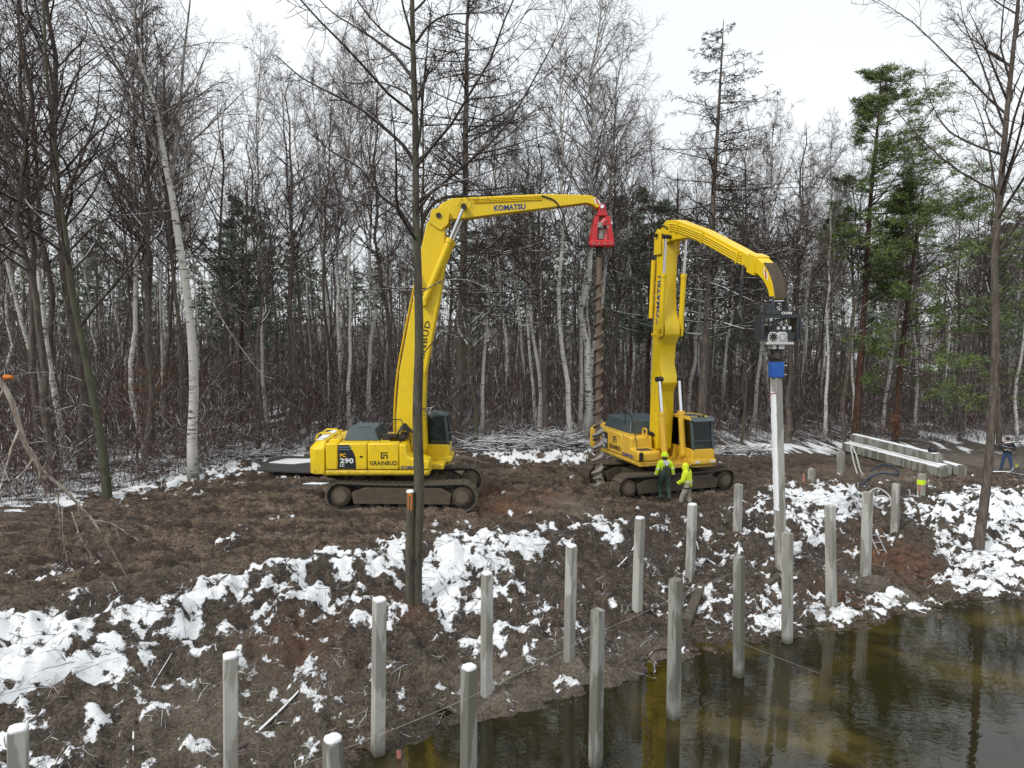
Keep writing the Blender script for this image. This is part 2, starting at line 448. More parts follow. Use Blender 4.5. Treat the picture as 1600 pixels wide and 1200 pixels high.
# ================================================================== THE SETTING
# ------------------------------------------------------------------ ground
SHORE = np.array([(-60,-12),(-20,2),(-14,6),(-8,9.6),(-4.5,12),(-2.2,13.5),(-1.3,14.3),(.96,14.9),(3.1,16.5),(6.2,18.1),(9.7,19.0),(11,19.7),(15.4,21.1),(22,23.3),(40,30),(120,50)], float)
CREST = np.array([(-60,-2),(-20,10.2),(-10.8,15.5),(-5.6,18.3),(-2.7,20.5),(.94,21.6),(5.7,25.3),(9,27.2),(12,28.6),(17,28.8),(22,31),(40,38),(120,60)], float)
WATER_Z = -2.1
PIT = None
def plateau(x, y):
    return -0.62 * sstep(-4, 7, x) - 0.035 * np.clip(x - 7, 0, 30) - 0.02 * np.clip(y - 30, 0, 14) * sstep(-2, 8, x)
def ground_base(x, y):
    x = np.asarray(x, float); y = np.asarray(y, float)
    ys = np.interp(x, SHORE[:, 0], SHORE[:, 1]) + 0.35 * perlin(x * 0.55, x * 0 + 3.1) + 0.2 * perlin(x * 1.7, x * 0 + 8.1)
    yc = np.interp(x, CREST[:, 0], CREST[:, 1]) + 0.35 * perlin(x * 0.5, x * 0 + 40.2)
    t = (y - ys) / np.maximum(yc - ys, 1.0)
    f = np.interp(t, [-3, -0.6, 0, 0.15, 0.4, 0.72, 0.9, 1.0, 1.15], [-2.2, -0.75, -0.02, 0.12, 0.28, 0.66, 0.93, 1.0, 1.0])
    zp = plateau(x, y)
    z = WATER_Z + (zp - WATER_Z) * f
    if PIT is not None:
        for cx, cy, rx, ry, d in PIT: z = z - d * np.exp(-((x - cx) / rx) ** 2 - ((y - cy) / ry) ** 2)
    return np.maximum(z, -4.5)
def on_ground(px, py):
    d = ray(px, py); lo, hi = 5.0, None; Y = 5.0
    while Y < 200:
        p = at(px, py, Y)
        if p.z < float(ground_base(p.x, p.y)): hi = Y; break
        lo = Y; Y += 0.25
    if hi is None: return at(px, py, 120)
    for _ in range(24):
        mid = (lo + hi) / 2; p = at(px, py, mid)
        if p.z < float(ground_base(p.x, p.y)): hi = mid
        else: lo = mid
    return at(px, py, hi)
PIT = [(12.4, 23.4, 1.6, 1.5, 0.35), (5.0, 21.3, 1.2, 1.0, 0.3)]

SNOW_PTS = [(100,860,0),(300,830,0),(500,830,0),(300,880,0),(600,812,0),(800,790,0),(850,760,0),(960,790,0),(1100,775,0),(1200,722,0),(1180,745,0),(1400,720,0),(1550,722,0),(0,860,.05),(150,820,0),(30,905,.45),(92,893,.55),(0,925,0),(0,885,0),(60,935,0),(60,870,0),(130,905,0),(150,930,0),(230,910,0),(300,895,0),(400,872,0),(500,850,0),(560,835,0),(30,945,.15),(130,945,.2),(180,900,0),
(700,800,0),(760,815,0),(880,800,0),(20,820,.1),(450,850,0),
(30,1000,1.0),(100,990,.95),(200,960,.82),(60,1040,.85),(150,1015,.8),(10,980,.9),(10,1030,.9),(330,920,.72),(450,900,.68),(350,970,.48),(550,890,.66),(600,862,.66),(700,860,.85),(760,850,.8),(830,850,.75),(700,920,.85),(620,920,.55),(520,930,.52),(450,960,.45),(740,960,.52),
(240,920,.5),(400,885,.5),(540,862,.4),(640,838,.35),(720,830,.35),(850,826,.3),(280,940,.6),(80,965,.6),
(250,1050,.48),(150,1090,.36),(50,1100,.45),(100,1160,.42),(30,1190,.45),(230,1150,.2),(300,1130,.1),(440,1080,.46),(500,1050,.38),(400,1040,.3),(540,1000,.2),(660,1010,.12),(680,1060,.15),(450,1150,.3),(620,1130,.24),(560,1180,.24),(680,1130,.18),(300,1180,.38),(350,1010,.3),
(850,900,.08),(930,870,.02),(960,900,.05),(900,832,.4),(950,826,.72),(850,980,.55),(800,1000,.5),(800,940,.42),(930,960,.25),(850,1060,.22),(930,1050,.1),(1000,1000,.1),(880,930,.05),(1000,850,.1),
(1050,840,.35),(1100,850,.3),(1050,900,.25),(1100,920,.55),(1180,900,.4),(1130,960,.4),(1070,990,.1),(1100,1000,.2),(1200,980,.58),(1280,985,.66),(1330,985,.75),
(1200,810,.45),(1250,775,.8),(1300,785,.9),(1330,765,.6),(1270,820,.62),(1180,850,.35),(1250,870,.4),(1260,930,.4),(1330,850,.25),(1310,920,.15),(1230,752,.3),
(1400,870,0),(1440,880,0),(1400,920,.05),(1440,920,0),(1380,830,.15),(1430,830,.1),
(1460,800,.6),(1500,785,.78),(1560,775,.78),(1590,800,.78),(1500,860,.7),(1560,860,.74),(1520,920,.85),(1450,950,.8),(1390,955,.78),(1590,900,.8),(1480,840,.7),
(1480,756,.05),(1590,748,.1),(1350,748,0),(1420,757,.05),(1300,738,.1),(1385,762,.15),(1440,765,.15),(1240,740,0),(1280,745,.3),(1530,750,.05),(1300,725,0),(1350,722,0),(1150,760,0),(1000,770,0),(900,770,0),(650,790,0),(560,790,0),(480,780,0),(400,770,0),(250,800,0),(100,825,0),(700,740,0),(850,735,0),(1000,745,0),(1060,790,.02),
(50,780,.66),(150,762,.62),(250,752,.62),(370,732,.62),(450,718,.6),(0,765,.6),(800,716,.8),(880,716,.75),(900,700,.66),(700,706,.2),(780,692,.55),(640,692,.4),(740,725,.0),(950,725,.05),(1200,703,.75),(1270,700,.75),(1180,692,.66),(1400,690,.4),(1580,692,.62),(1520,702,.5),(1350,690,.45),(200,655,.45),(500,655,.45),(800,655,.45),(1100,655,.45),(1400,655,.45),(200,620,.3),(500,620,.3),(800,620,.3),(1100,620,.3),(1400,620,.3)]
_sp = []
for a, b, d in SNOW_PTS:
    p = on_ground(a, b); _sp.append((p.x, p.y, d))
_sp = np.array(_sp)
RUST = [(785,792,.9,.8),(770,770,.9,.5),(860,778,.9,.45),(1395,875,1.2,.8),(1310,930,.7,.6),(460,1005,.9,.55),(640,945,.5,.6),(1440,905,.9,.6),(1290,735,1.6,.35)]
_ru = [(on_ground(a, b), r, k) for a, b, r, k in RUST]
PALE = [(885,785,.55,1.0),(905,800,.5,.6),(440,1070,1.2,.5),(330,1130,1.4,.6),(790,1060,.9,.8),(880,1045,.8,.7),(1299,955,.45,.9),(1355,912,.5,.9),(760,1092,.5,.9),(889,1040,.5,.9),(1410,935,.4,.6),(1350,740,2.0,.55),(1550,722,3.0,.6),(1020,1020,.6,.5)]
_pa = [(on_ground(a, b), r, k) for a, b, r, k in PALE]

def ramp_axis(lo, hi, step, far_lo, far_hi):
    a = list(np.arange(lo, hi + 1e-6, step))
    s, x = step, lo
    pre = []
    while x > far_lo: s *= 1.22; x -= s; pre.append(x)
    s, x = step, hi; post = []
    while x < far_hi: s *= 1.16; x += s; post.append(x)
    return np.array(pre[::-1] + a + post)
gx = ramp_axis(-13, 24, 0.075, -900, 900)
gy = ramp_axis(8.5, 34, 0.075, -400, 1200)
GX, GY = np.meshgrid(gx, gy)
def detail(X, Y):
    """relief of clods, ruts and trampled mud, snow lying on it"""
    ys = np.interp(X, SHORE[:, 0], SHORE[:, 1]); yc = np.interp(X, CREST[:, 0], CREST[:, 1])
    t = (Y - ys) / np.maximum(yc - ys, 1.0)
    bank = sstep(-0.1, 0.15, t) * (1 - sstep(0.93, 1.12, t))
    road = sstep(0.98, 1.15, t) * (1 - sstep(36, 40, Y))
    c, s = math.cos(R(31)), math.sin(R(31))
    wob = 0.8 * perlin(X * 0.15, Y * 0.15)
    along, across = X * c + Y * s, -X * s + Y * c + wob
    near = np.exp(-((np.maximum(0, np.abs(X - 5) - 22)) / 6.0) ** 2) * np.exp(-(np.maximum(0, Y - 40) / 8.0) ** 2)
    n1 = fbm(X * 0.9, Y * 0.9, 3); n2 = fbm(X * 2.7 + 5, Y * 2.7, 3); n3 = fbm(X * 7.5, Y * 7.5 + 3, 2)
    ridged = 1 - np.abs(fbm(X * 1.6 + 31, Y * 1.6 - 12, 3)) * 2
    ruts = perlin(along * 0.22, across * 1.9) * 0.075 + perlin(along * 0.7, across * 4.4 + 7) * 0.05 + perlin(along * 5.5, across * 2.0 + 3) * 0.025 * (perlin(along * .1, across * .8) > 0)
    clods = np.maximum(0, fbm(X * 3.3 + 71, Y * 3.3, 3)) * 0.10
    bil = np.abs(perlin(X * 2.1 + 13, Y * 2.1 - 5)) * 1.0 + np.abs(perlin(X * 4.6 - 3, Y * 4.6 + 21)) * 0.55     # lumps with sharp creases between
    z_b = (bil - 0.35)
    rw = perlin(along * 0.045 + 9, across * 0.85 + 0.12 * perlin(along * 0.4, across * 0.7))
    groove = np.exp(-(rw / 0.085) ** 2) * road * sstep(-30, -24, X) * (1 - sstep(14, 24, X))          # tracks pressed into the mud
    lip = np.exp(-((np.abs(rw) - 0.2) / 0.07) ** 2) * road
    z = bank * (0.32 * n1 + 0.17 * n2 + 0.055 * n3 + 0.16 * (ridged - 0.5)) + bank * 0.15 * z_b + road * (0.13 * z_b + ruts * 2.4 + 0.09 * n2 + 0.10 * n3 + clods * 1.6)
    z += (1 - bank) * (1 - road) * (0.08 * n1 + 0.05 * n2)
    z += -0.17 * groove + 0.07 * lip * near
    return z * (0.25 + 0.75 * near), t, bank, road, groove * near
DZ, TT, BANK, ROAD, RUT = detail(GX, GY)
Zb = ground_base(GX, GY)
Z = Zb + DZ
# smoothed puddle of wet sand between the machines
for p, r, k in _pa[:1]:
    w = np.exp(-(((GX - p.x) / (r * 1.6)) ** 2 + ((GY - p.y) / r) ** 2) ** 2)
    Z = Z * (1 - w) + (float(ground_base(p.x, p.y)) - 0.05) * w
# clay squeezed up round the feet of some piles
for (a_, b_, h_, r_) in ((760,1094,.16,.45),(889,1038,.14,.45),(1299,953,.16,.42),(1352,908,.16,.45),(995,966,.08,.4),(1078,896,.08,.4)):
    p = on_ground(a_, b_); Z = Z + h_ * np.exp(-((GX - p.x) ** 2 + (GY - p.y) ** 2) / (r_ * r_))
# cover of snow: where it lies follows the relief (flat places keep it, steep clods shed it)
num = np.zeros_like(GX); den = np.zeros_like(GX)
for x, y, d in _sp:
    w = 1.0 / (((GX - x) ** 2 + ((GY - y) * 0.8) ** 2) ** 1.6 + 0.02)
    num += w * d; den += w
DENS = num / den
DENS = np.where(GY > 60, 0.30, DENS)
zy, zx = np.gradient(Z, gy, gx)
slope = np.sqrt(zx ** 2 + zy ** 2)
facing = np.clip(-zy, -1.5, 1.5)
wx_, wy_ = 0.35 * perlin(GX * 0.9 + 50, GY * 0.9), 0.35 * perlin(GX * 0.9, GY * 0.9 + 50)      # warped so that the patches break up unevenly
nn = 0.53 + 0.72 * fbm((GX + wx_) * 1.45 + 3, (GY + wy_) * 1.75 - 8, 4, 0.70)
SN = DENS - nn - 0.10 * np.clip(slope - 0.6, 0, 2) - 0.05 * facing
SN = np.where(DENS < 0.06, np.minimum(SN, -0.6), SN)
SN = np.where(Z < WATER_Z + 0.05, -0.5, SN)
SNOW_H = 0.035 * sstep(-0.05, 0.12, SN)
Z = Z + SNOW_H
RU = np.zeros_like(GX); PA = np.zeros_like(GX)
for p, r, k in _ru: RU = np.maximum(RU, k * np.exp(-((GX - p.x) ** 2 + (GY - p.y) ** 2) / (r * r)))
for p, r, k in _pa: PA = np.maximum(PA, k * np.exp(-((GX - p.x) ** 2 / (r * r * 2) + (GY - p.y) ** 2 / (r * r))))
ny, nx = GX.shape
idx = np.arange(nx * ny).reshape(ny, nx)
quads = np.stack([idx[:-1, :-1], idx[:-1, 1:], idx[1:, 1:], idx[1:, :-1]], -1).reshape(-1, 4)
g_me = mesh_np('ground', np.stack([GX, GY, Z], -1).reshape(-1, 3), quads, smooth=True)
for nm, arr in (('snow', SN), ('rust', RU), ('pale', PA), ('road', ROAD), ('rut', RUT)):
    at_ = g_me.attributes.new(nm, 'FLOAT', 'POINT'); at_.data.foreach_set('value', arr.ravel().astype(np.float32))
def ground_z(x, y):
    i = min(max(int(np.searchsorted(gx, x)) - 1, 0), nx - 2); j = min(max(int(np.searchsorted(gy, y)) - 1, 0), ny - 2)
    a = (x - gx[i]) / (gx[i+1] - gx[i]); b = (y - gy[j]) / (gy[j+1] - gy[j])
    return float((Z[j, i] * (1-a) + Z[j, i+1] * a) * (1-b) + (Z[j+1, i] * (1-a) + Z[j+1, i+1] * a) * b)

def ground_mat():
    t = NT('mud_and_snow'); g = t.node('ShaderNodeNewGeometry'); P = g.outputs['Position']
    A = lambda n: t.node('ShaderNodeAttribute', attribute_name=n).outputs['Fac']
    n1 = t.noise(P, 0.7, 6, 0.65); n2 = t.noise(P, 3.5, 6, 0.7); n3 = t.noise(P, 17, 5, 0.7); n4 = t.noise(P, 60, 3, 0.6)
    mud = t.mix(t.ramp(n2, [(0.40, 0.0), (0.62, 1.0)]), (0.054, 0.038, 0.028), (0.225, 0.168, 0.120))
    mud = t.mix(t.ramp(n1, [(0.42, 0.0), (0.7, 0.8)]), mud, (0.105, 0.090, 0.076))
    roadc = t.mix(t.ramp(n2, [(0.38, 0.0), (0.64, 1.0)]), (0.086, 0.058, 0.041), (0.300, 0.213, 0.150))
    mp = t.node('ShaderNodeMapping'); mp.inputs['Rotation'].default_value = (0, 0, R(-31)); mp.inputs['Scale'].default_value = (0.22, 1.7, 1.0); t.link(P, mp.inputs['Vector'])
    band = t.noise(mp.outputs['Vector'], 1.3, 5, 0.7, 0.4)
    roadc = t.mix(t.ramp(band, [(0.50, 0.0), (0.58, 0.85)]), roadc, (0.055, 0.038, 0.028))
    roadc = t.mix(t.ramp(band, [(0.38, 0.85), (0.46, 0.0)]), roadc, (0.31, 0.235, 0.175))
    mud = t.mix(A('road'), mud, roadc)
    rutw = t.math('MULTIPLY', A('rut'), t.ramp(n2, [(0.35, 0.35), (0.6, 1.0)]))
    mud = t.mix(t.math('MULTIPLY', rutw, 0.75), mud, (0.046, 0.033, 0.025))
    mud = t.mix(t.ramp(n3, [(0.40, 0.85), (0.52, 0.0)]), mud, (0.024, 0.021, 0.016))
    mud = t.mix(t.ramp(n3, [(0.57, 0.0), (0.70, 0.6)]), mud, (0.29, 0.235, 0.18))
    pal = t.math('MULTIPLY', A('pale'), t.ramp(n3, [(0.3, 0.25), (0.6, 1.0)]))
    mud = t.mix(pal, mud, (0.33, 0.285, 0.235))
    rus = t.math('MULTIPLY', A('rust'), t.ramp(n2, [(0.35, 0.1), (0.6, 1.0)]))
    mud = t.mix(rus, mud, (0.25, 0.105, 0.048))
    s = t.math('ADD', A('snow'), t.math('MULTIPLY', t.math('SUBTRACT', n3, 0.5), 0.42))
    s = t.math('ADD', s, t.math('MULTIPLY', t.math('SUBTRACT', n4, 0.5), 0.22))
    holes = t.noise(P, 6.5, 5, 0.68)
    s = t.math('ADD', s, t.math('MULTIPLY', t.math('SUBTRACT', holes, 0.52), 0.85))
    sm = t.ramp(s, [(0.0, 0.0), (0.02, 0.7), (0.07, 1.0)])
    snow = t.mix(n2, (0.80, 0.82, 0.84), (0.92, 0.93, 0.94))
    t.col(t.mix(sm, mud, snow))
    wet = t.ramp(n1, [(0.35, 0.42), (0.65, 0.85)])
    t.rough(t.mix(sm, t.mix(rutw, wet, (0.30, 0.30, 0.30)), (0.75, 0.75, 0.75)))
    t.b.inputs['Specular IOR Level'].default_value = 0.35
    h = t.math('ADD', t.math('MULTIPLY', n3, 0.6), t.math('MULTIPLY', n4, 0.35))
    hs = t.math('ADD', t.math('MULTIPLY', h, t.math('SUBTRACT', 1.0, t.math('MULTIPLY', sm, 0.75))), t.math('MULTIPLY', sm, 0.55))
    t.bump(hs, 1.0, 0.14)
    return t.m
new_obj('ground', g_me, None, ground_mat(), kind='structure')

# ------------------------------------------------------------------ water
def water_mat():
    t = NT('murky_pond_water'); g = t.node('ShaderNodeNewGeometry'); P = g.outputs['Position']
    n = t.noise(P, 0.22, 4, 0.6, 0.6)
    c = t.ramp(n, [(0.34, (0.007, 0.007, 0.003)), (0.54, (0.026, 0.021, 0.007)), (0.72, (0.105, 0.078, 0.020))])
    t.col(c); t.rough(0.0); t.b.inputs['IOR'].default_value = 1.333
    t.b.inputs['Specular IOR Level'].default_value = 1.0
    mp = t.node('ShaderNodeMapping'); mp.inputs['Scale'].default_value = (1.0, 1.6, 1.0); mp.inputs['Rotation'].default_value = (0, 0, R(28)); t.link(P, mp.inputs['Vector'])
    h = t.math('ADD', t.noise(mp.outputs['Vector'], 2.2, 3, 0.5, 0.5), t.math('MULTIPLY', t.noise(mp.outputs['Vector'], 7.0, 2, 0.5), 0.25))
    t.bump(h, 0.05, 0.05)
    return t.m
wv = [(-120, -120, WATER_Z), (160, -120, WATER_Z), (160, 62, WATER_Z), (-120, 62, WATER_Z)]
w_me = bpy.data.meshes.new('water'); w_me.from_pydata(wv, [], [(0, 1, 2, 3)]); w_me.update()
new_obj('water', w_me, None, water_mat(), kind='structure')

# ------------------------------------------------------------------ trees: vectorised branching
def tubes(P, Rr, sides):
    """P (N,n,3) polylines, Rr (N,n) radii -> verts, quads"""
    N, n, _ = P.shape
    T = np.empty_like(P); T[:, 1:-1] = P[:, 2:] - P[:, :-2]; T[:, 0] = P[:, 1] - P[:, 0]; T[:, -1] = P[:, -1] - P[:, -2]
    T /= np.linalg.norm(T, axis=2, keepdims=True) + 1e-9
    D = P[:, -1] - P[:, 0]; D /= np.linalg.norm(D, axis=1, keepdims=True) + 1e-9
    ref = np.where(np.abs(D[:, 2:3]) > 0.9, np.array([[0., 1., 0.]]), np.array([[0., 0., 1.]]))
    U = ref[:, None, :] - T * np.sum(T * ref[:, None, :], 2, keepdims=True)
    U /= np.linalg.norm(U, axis=2, keepdims=True) + 1e-9
    Wv = np.cross(T, U)
    a = np.arange(sides) * 2 * np.pi / sides + (np.pi / 2 - np.pi / sides if sides > 3 else np.pi / 3)
    V = P[:, :, None, :] + Rr[:, :, None, None] * (np.cos(a)[None, None, :, None] * U[:, :, None, :] + np.sin(a)[None, None, :, None] * Wv[:, :, None, :])
    base = np.arange(N * n * sides).reshape(N, n, sides); nxt = np.roll(base, -1, 2)
    Q = np.stack([base[:, :-1], nxt[:, :-1], nxt[:, 1:], base[:, 1:]], -1).reshape(-1, 4)
    return V.reshape(-1, 3), Q
def unit(a): return a / (np.linalg.norm(a, axis=-1, keepdims=True) + 1e-9)
def grow(rng, S, D, L, n, lift=0.0, wander=0.12, droop_end=0.0):
    N = len(S); P = np.empty((N, n + 1, 3)); P[:, 0] = S; d = unit(D.copy())
    for i in range(n):
        P[:, i + 1] = P[:, i] + d * (L / n)[:, None]
        d = d + rng.normal(0, wander, (N, 3)); d[:, 2] += lift - droop_end * (i / n) ** 2
        d = unit(d)
    return P
def children(rng, P, Rr, per, t0, t1, ang, ang_sd, ln, ln_decay=0.6, az=None):
    """start points, directions, lengths and start radii of per children on every polyline"""
    N, n, _ = P.shape; m = n - 1
    tt = t0 + (t1 - t0) * ((np.arange(per)[None, :] + rng.random((N, per))) / per)
    pi = np.repeat(np.arange(N), per); tt = tt.ravel()
    k = np.minimum((tt * m).astype(int), m - 1); fr = (tt * m - k)[:, None]
    A, B = P[pi, k], P[pi, k + 1]; S = A + (B - A) * fr; T = unit(B - A)
    rr = Rr[pi, k] * (1 - fr[:, 0]) + Rr[pi, k + 1] * fr[:, 0]
    rnd = rng.normal(size=S.shape); perp = unit(rnd - T * np.sum(rnd * T, 1, keepdims=True))
    a = np.radians(rng.normal(ang, ang_sd, len(S)))[:, None]
    D = np.cos(a) * T + np.sin(a) * perp
    plen = np.linalg.norm(P[:, 1:] - P[:, :-1], axis=2).sum(1)[pi]
    L = ln * plen * (1 - ln_decay * (tt - t0) / max(t1 - t0, 1e-6)) * rng.uniform(0.65, 1.25, len(S))
    return S, D, L, rr
class Geo:
    def __init__(s): s.v, s.q, s.m, s.n = [], [], [], 0
    def add(s, VQ, mat=0):
        V, Q = VQ; s.v.append(V); s.q.append(Q + s.n); s.m.append(np.full(len(Q), mat)); s.n += len(V)
    def mesh(s, name, smooth=True): return mesh_np(name, np.concatenate(s.v), np.concatenate(s.q), np.concatenate(s.m), smooth)
def taper(r0, n, end=0.25, power=1.0):
    t = np.linspace(0, 1, n + 1)[None, :]
    return np.asarray(r0)[:, None] * (1 - (1 - end) * t ** power)
def trunk_path(rng, H, n=14, wander=0.02, lean=(0, 0)):
    z = np.linspace(0, 1, n + 1)
    off = np.cumsum(rng.normal(0, wander, (n + 1, 2)), 0); off -= off[0]
    return np.stack([lean[0] * H * z + off[:, 0] * H * 0.12, lean[1] * H * z + off[:, 1] * H * 0.12, z * H], 1)
def trunk_mesh(path, r0, rtop, sides=10, flare=0.35):
    n = len(path); t = np.linspace(0, 1, n)
    rr = r0 * (1 - t) ** 0.8 + rtop * t + flare * r0 * np.exp(-t * n * 0.9)
    path = path.copy(); path[0, 2] -= 0.5
    g = Geo(); g.add(tubes(path[None], rr[None], sides), 0)
    return g, rr

def crown_broad(rng, path, rr, kind, dens=1.0, t0=0.35):
    """bare crown of a birch ('birch'), alder ('alder') or larch ('larch'): limbs, branches, fine twigs"""
    g = Geo(); P0, R0 = path[None], rr[None]; H = path[-1, 2] - path[0, 2]
    if kind == 'birch':
        n1 = int(38 * dens)
        S, D, L, r = children(rng, P0, R0, n1, t0, 0.97, 38, 9, 0.24, 0.62)
        B1 = grow(rng, S, D, L, 7, 0.05, 0.09, 0.22); r1 = taper(np.minimum(r * 0.5, 0.055), 7, 0.22)
        g.add(tubes(B1, r1, 5), 0)
        S, D, L, r = children(rng, B1, r1, 7, 0.15, 0.98, 42, 14, 0.42, 0.5)
        B2 = grow(rng, S, D, L, 5, 0.02, 0.12, 0.45); r2 = taper(np.clip(r * 0.55, 0.008, 0.02), 5, 0.5)
        g.add(tubes(B2, r2, 3), 1)
        S, D, L, r = children(rng, B2, r2, 9, 0.1, 1.0, 45, 18, 0.55, 0.3)
        B3 = grow(rng, S, D, np.clip(L, 0.25, 1.1), 3, -0.10, 0.14, 0.5); r3 = taper(np.full(len(S), 0.0072), 3, 0.6)
        g.add(tubes(B3, r3, 3), 1)
    elif kind == 'alder':
        n1 = int(26 * dens)
        S, D, L, r = children(rng, P0, R0, n1, t0, 0.97, 52, 12, 0.27, 0.6)
        B1 = grow(rng, S, D, L, 7, 0.075, 0.11); r1 = taper(np.minimum(r * 0.52, 0.075), 7, 0.2)
        g.add(tubes(B1, r1, 5), 0)
        S, D, L, r = children(rng, B1, r1, 8, 0.15, 0.98, 46, 14, 0.40, 0.5)
        B2 = grow(rng, S, D, L, 5, 0.05, 0.16); r2 = taper(np.clip(r * 0.5, 0.009, 0.025), 5, 0.45)
        g.add(tubes(B2, r2, 3), 1)
        S, D, L, r = children(rng, B2, r2, 7, 0.1, 1.0, 48, 18, 0.42, 0.3)
        B3 = grow(rng, S, D, np.clip(L, 0.2, 0.9), 3, 0.04, 0.18); r3 = taper(np.full(len(S), 0.0075), 3, 0.6)
        g.add(tubes(B3, r3, 3), 1)
    elif kind == 'larch':
        n1 = int(100 * dens)
        S, D, L, r = children(rng, P0, R0, n1, t0, 0.985, 84, 8, 0.29, 0.9)
        B1 = grow(rng, S, D, L, 7, 0.03, 0.06); r1 = taper(np.minimum(r * 0.4, 0.045), 7, 0.25)
        g.add(tubes(B1, r1, 4), 0)
        S, D, L, r = children(rng, B1, r1, 8, 0.12, 1.0, 55, 14, 0.34, 0.6)
        B2 = grow(rng, S, D, L, 4, -0.05, 0.12); r2 = taper(np.clip(r * 0.5, 0.007, 0.016), 4, 0.5)
        g.add(tubes(B2, r2, 3), 1)
        S, D, L, r = children(rng, B2, r2, 7, 0.05, 1.0, 70, 18, 0.5, 0.2)
        B3 = grow(rng, S, D, np.clip(L, 0.12, 0.6), 2, -0.45, 0.12); r3 = taper(np.full(len(S), 0.0115), 2, 0.7)
        g.add(tubes(B3, r3, 3), 1)
    return g
def needle_tufts(rng, C, size, per, flat=0.6, width=0.02):
    """narrow needle blades around every centre of C -> verts, quads (thin kites)"""
    N = len(C); c = np.repeat(C, per, 0); M_ = len(c)
    d = unit(rng.normal(size=(M_, 3)) * np.array([1, 1, flat]) + np.array([0, 0, 0.25]))
    L = size * rng.uniform(0.5, 1.2, M_)[:, None]
    st = c + rng.normal(0, size * 0.35, (M_, 3)) * np.array([1, 1, 0.5])
    sd = unit(np.cross(d, rng.normal(size=(M_, 3)))) * width
    up = np.cross(d, sd); 
    V = np.stack([st, st + d * L * 0.5 + sd, st + d * L, st + d * L * 0.5 - sd], 1).reshape(-1, 3)
    return V, np.arange(M_ * 4).reshape(-1, 4)
def crown_pine(rng, path, rr, t0, spread, n1, per, tuft=0.30, side=None, width=0.03, decay=0.75, ang=78, lift=0.03):
    g = Geo(); P0, R0 = path[None], rr[None]
    S, D, L, r = children(rng, P0, R0, n1, t0, 0.99, ang, 10, spread, decay)
    if side is not None:
        k = (D[:, 0] * side[0] + D[:, 1] * side[1]); L = L * np.clip(0.85 + 0.45 * k, 0.5, 1.35)
    B1 = grow(rng, S, D, L, 6, lift, 0.07); r1 = taper(np.minimum(r * 0.4, 0.05), 6, 0.2)
    g.add(tubes(B1, r1, 4), 0)
    S, D, L, r = children(rng, B1, r1, 8, 0.25, 1.0, 45, 14, 0.34, 0.55)
    D[:, 2] *= 0.4
    B2 = grow(rng, S, D, L, 3, 0.03, 0.10); r2 = taper(np.clip(r * 0.5, 0.006, 0.015), 3, 0.5)
    g.add(tubes(B2, r2, 3), 0)
    C = np.concatenate([B2[:, 2], B2[:, 3], B2[:, 2] * 0.5 + B2[:, 3] * 0.5, B1[:, -1], B1[:, -2]])
    g.add(needle_tufts(rng, C, tuft, per, 0.55, width), 1)
    return g

def tree(name, label, cat, loc, tm, cm, mats_t, mats_c, rz=0.0, scale=1.0, group=None, lean=None):
    o = thing(name, label, cat, loc, rz, group)
    if lean is not None: o.rotation_euler = (lean[0], lean[1], rz)
    o.scale = (scale,) * 3
    new_obj('trunk', tm, o, mats_t if not len(tm.materials) else None)
    if cm is not None: new_obj('crown', cm, o, mats_c if not len(cm.materials) else None)
    return o
VAR = {}
def make_variants():
    for k in range(5):
        r = np.random.default_rng(100 + k); p = trunk_path(r, 24.0, 14, 0.05); tg, rr = trunk_mesh(p, 0.15, 0.012, 9)
        VAR.setdefault('birch', []).append((tg.mesh('birch_trunk'), crown_broad(r, p, rr, 'birch', 1.0, 0.42).mesh('birch_crown')))
    for k in range(6):
        r = np.random.default_rng(200 + k); p = trunk_path(r, 21.0, 14, 0.05); tg, rr = trunk_mesh(p, 0.15, 0.012, 8)
        VAR.setdefault('alder', []).append((tg.mesh('dark_trunk'), crown_broad(r, p, rr, 'alder', 1.0, 0.38 + 0.04 * (k % 3)).mesh('dark_crown')))
    for k in range(2):
        r = np.random.default_rng(300 + k); p = trunk_path(r, 24.0, 14, 0.015); tg, rr = trunk_mesh(p, 0.2, 0.012, 9)
        VAR.setdefault('larch', []).append((tg.mesh('larch_trunk'), crown_broad(r, p, rr, 'larch', 1.0, 0.25).mesh('larch_crown')))
    for k in range(4):
        r = np.random.default_rng(400 + k); p = trunk_path(r, 17.0, 12, 0.03); tg, rr = trunk_mesh(p, 0.17, 0.015, 8)
        VAR.setdefault('pine', []).append((tg.mesh('pine_trunk'), crown_pine(r, p, rr, 0.32, 0.17, 42, 6, 0.40, None, 0.05, 0.5).mesh('pine_crown')))
    for k, m in (('birch', ([M['birch']], [M['birch_limb'], M['birch_twig']])), ('alder', ([M['alder_dark']], [M['limb_snow'], M['twig']])),
                 ('larch', ([M['alder_dark']], [M['limb_snow'], M['larch_twig']])), ('pine', ([M['pine_bark']], [M['twig'], M['needle_dark']]))):
        for tm, cm in VAR[k]:
            for x in m[0]: tm.materials.append(x)
            for x in m[1]: cm.materials.append(x)
make_variants()
def ground_at(p): return (p.x, p.y, ground_z(p.x, p.y) - 0.05)
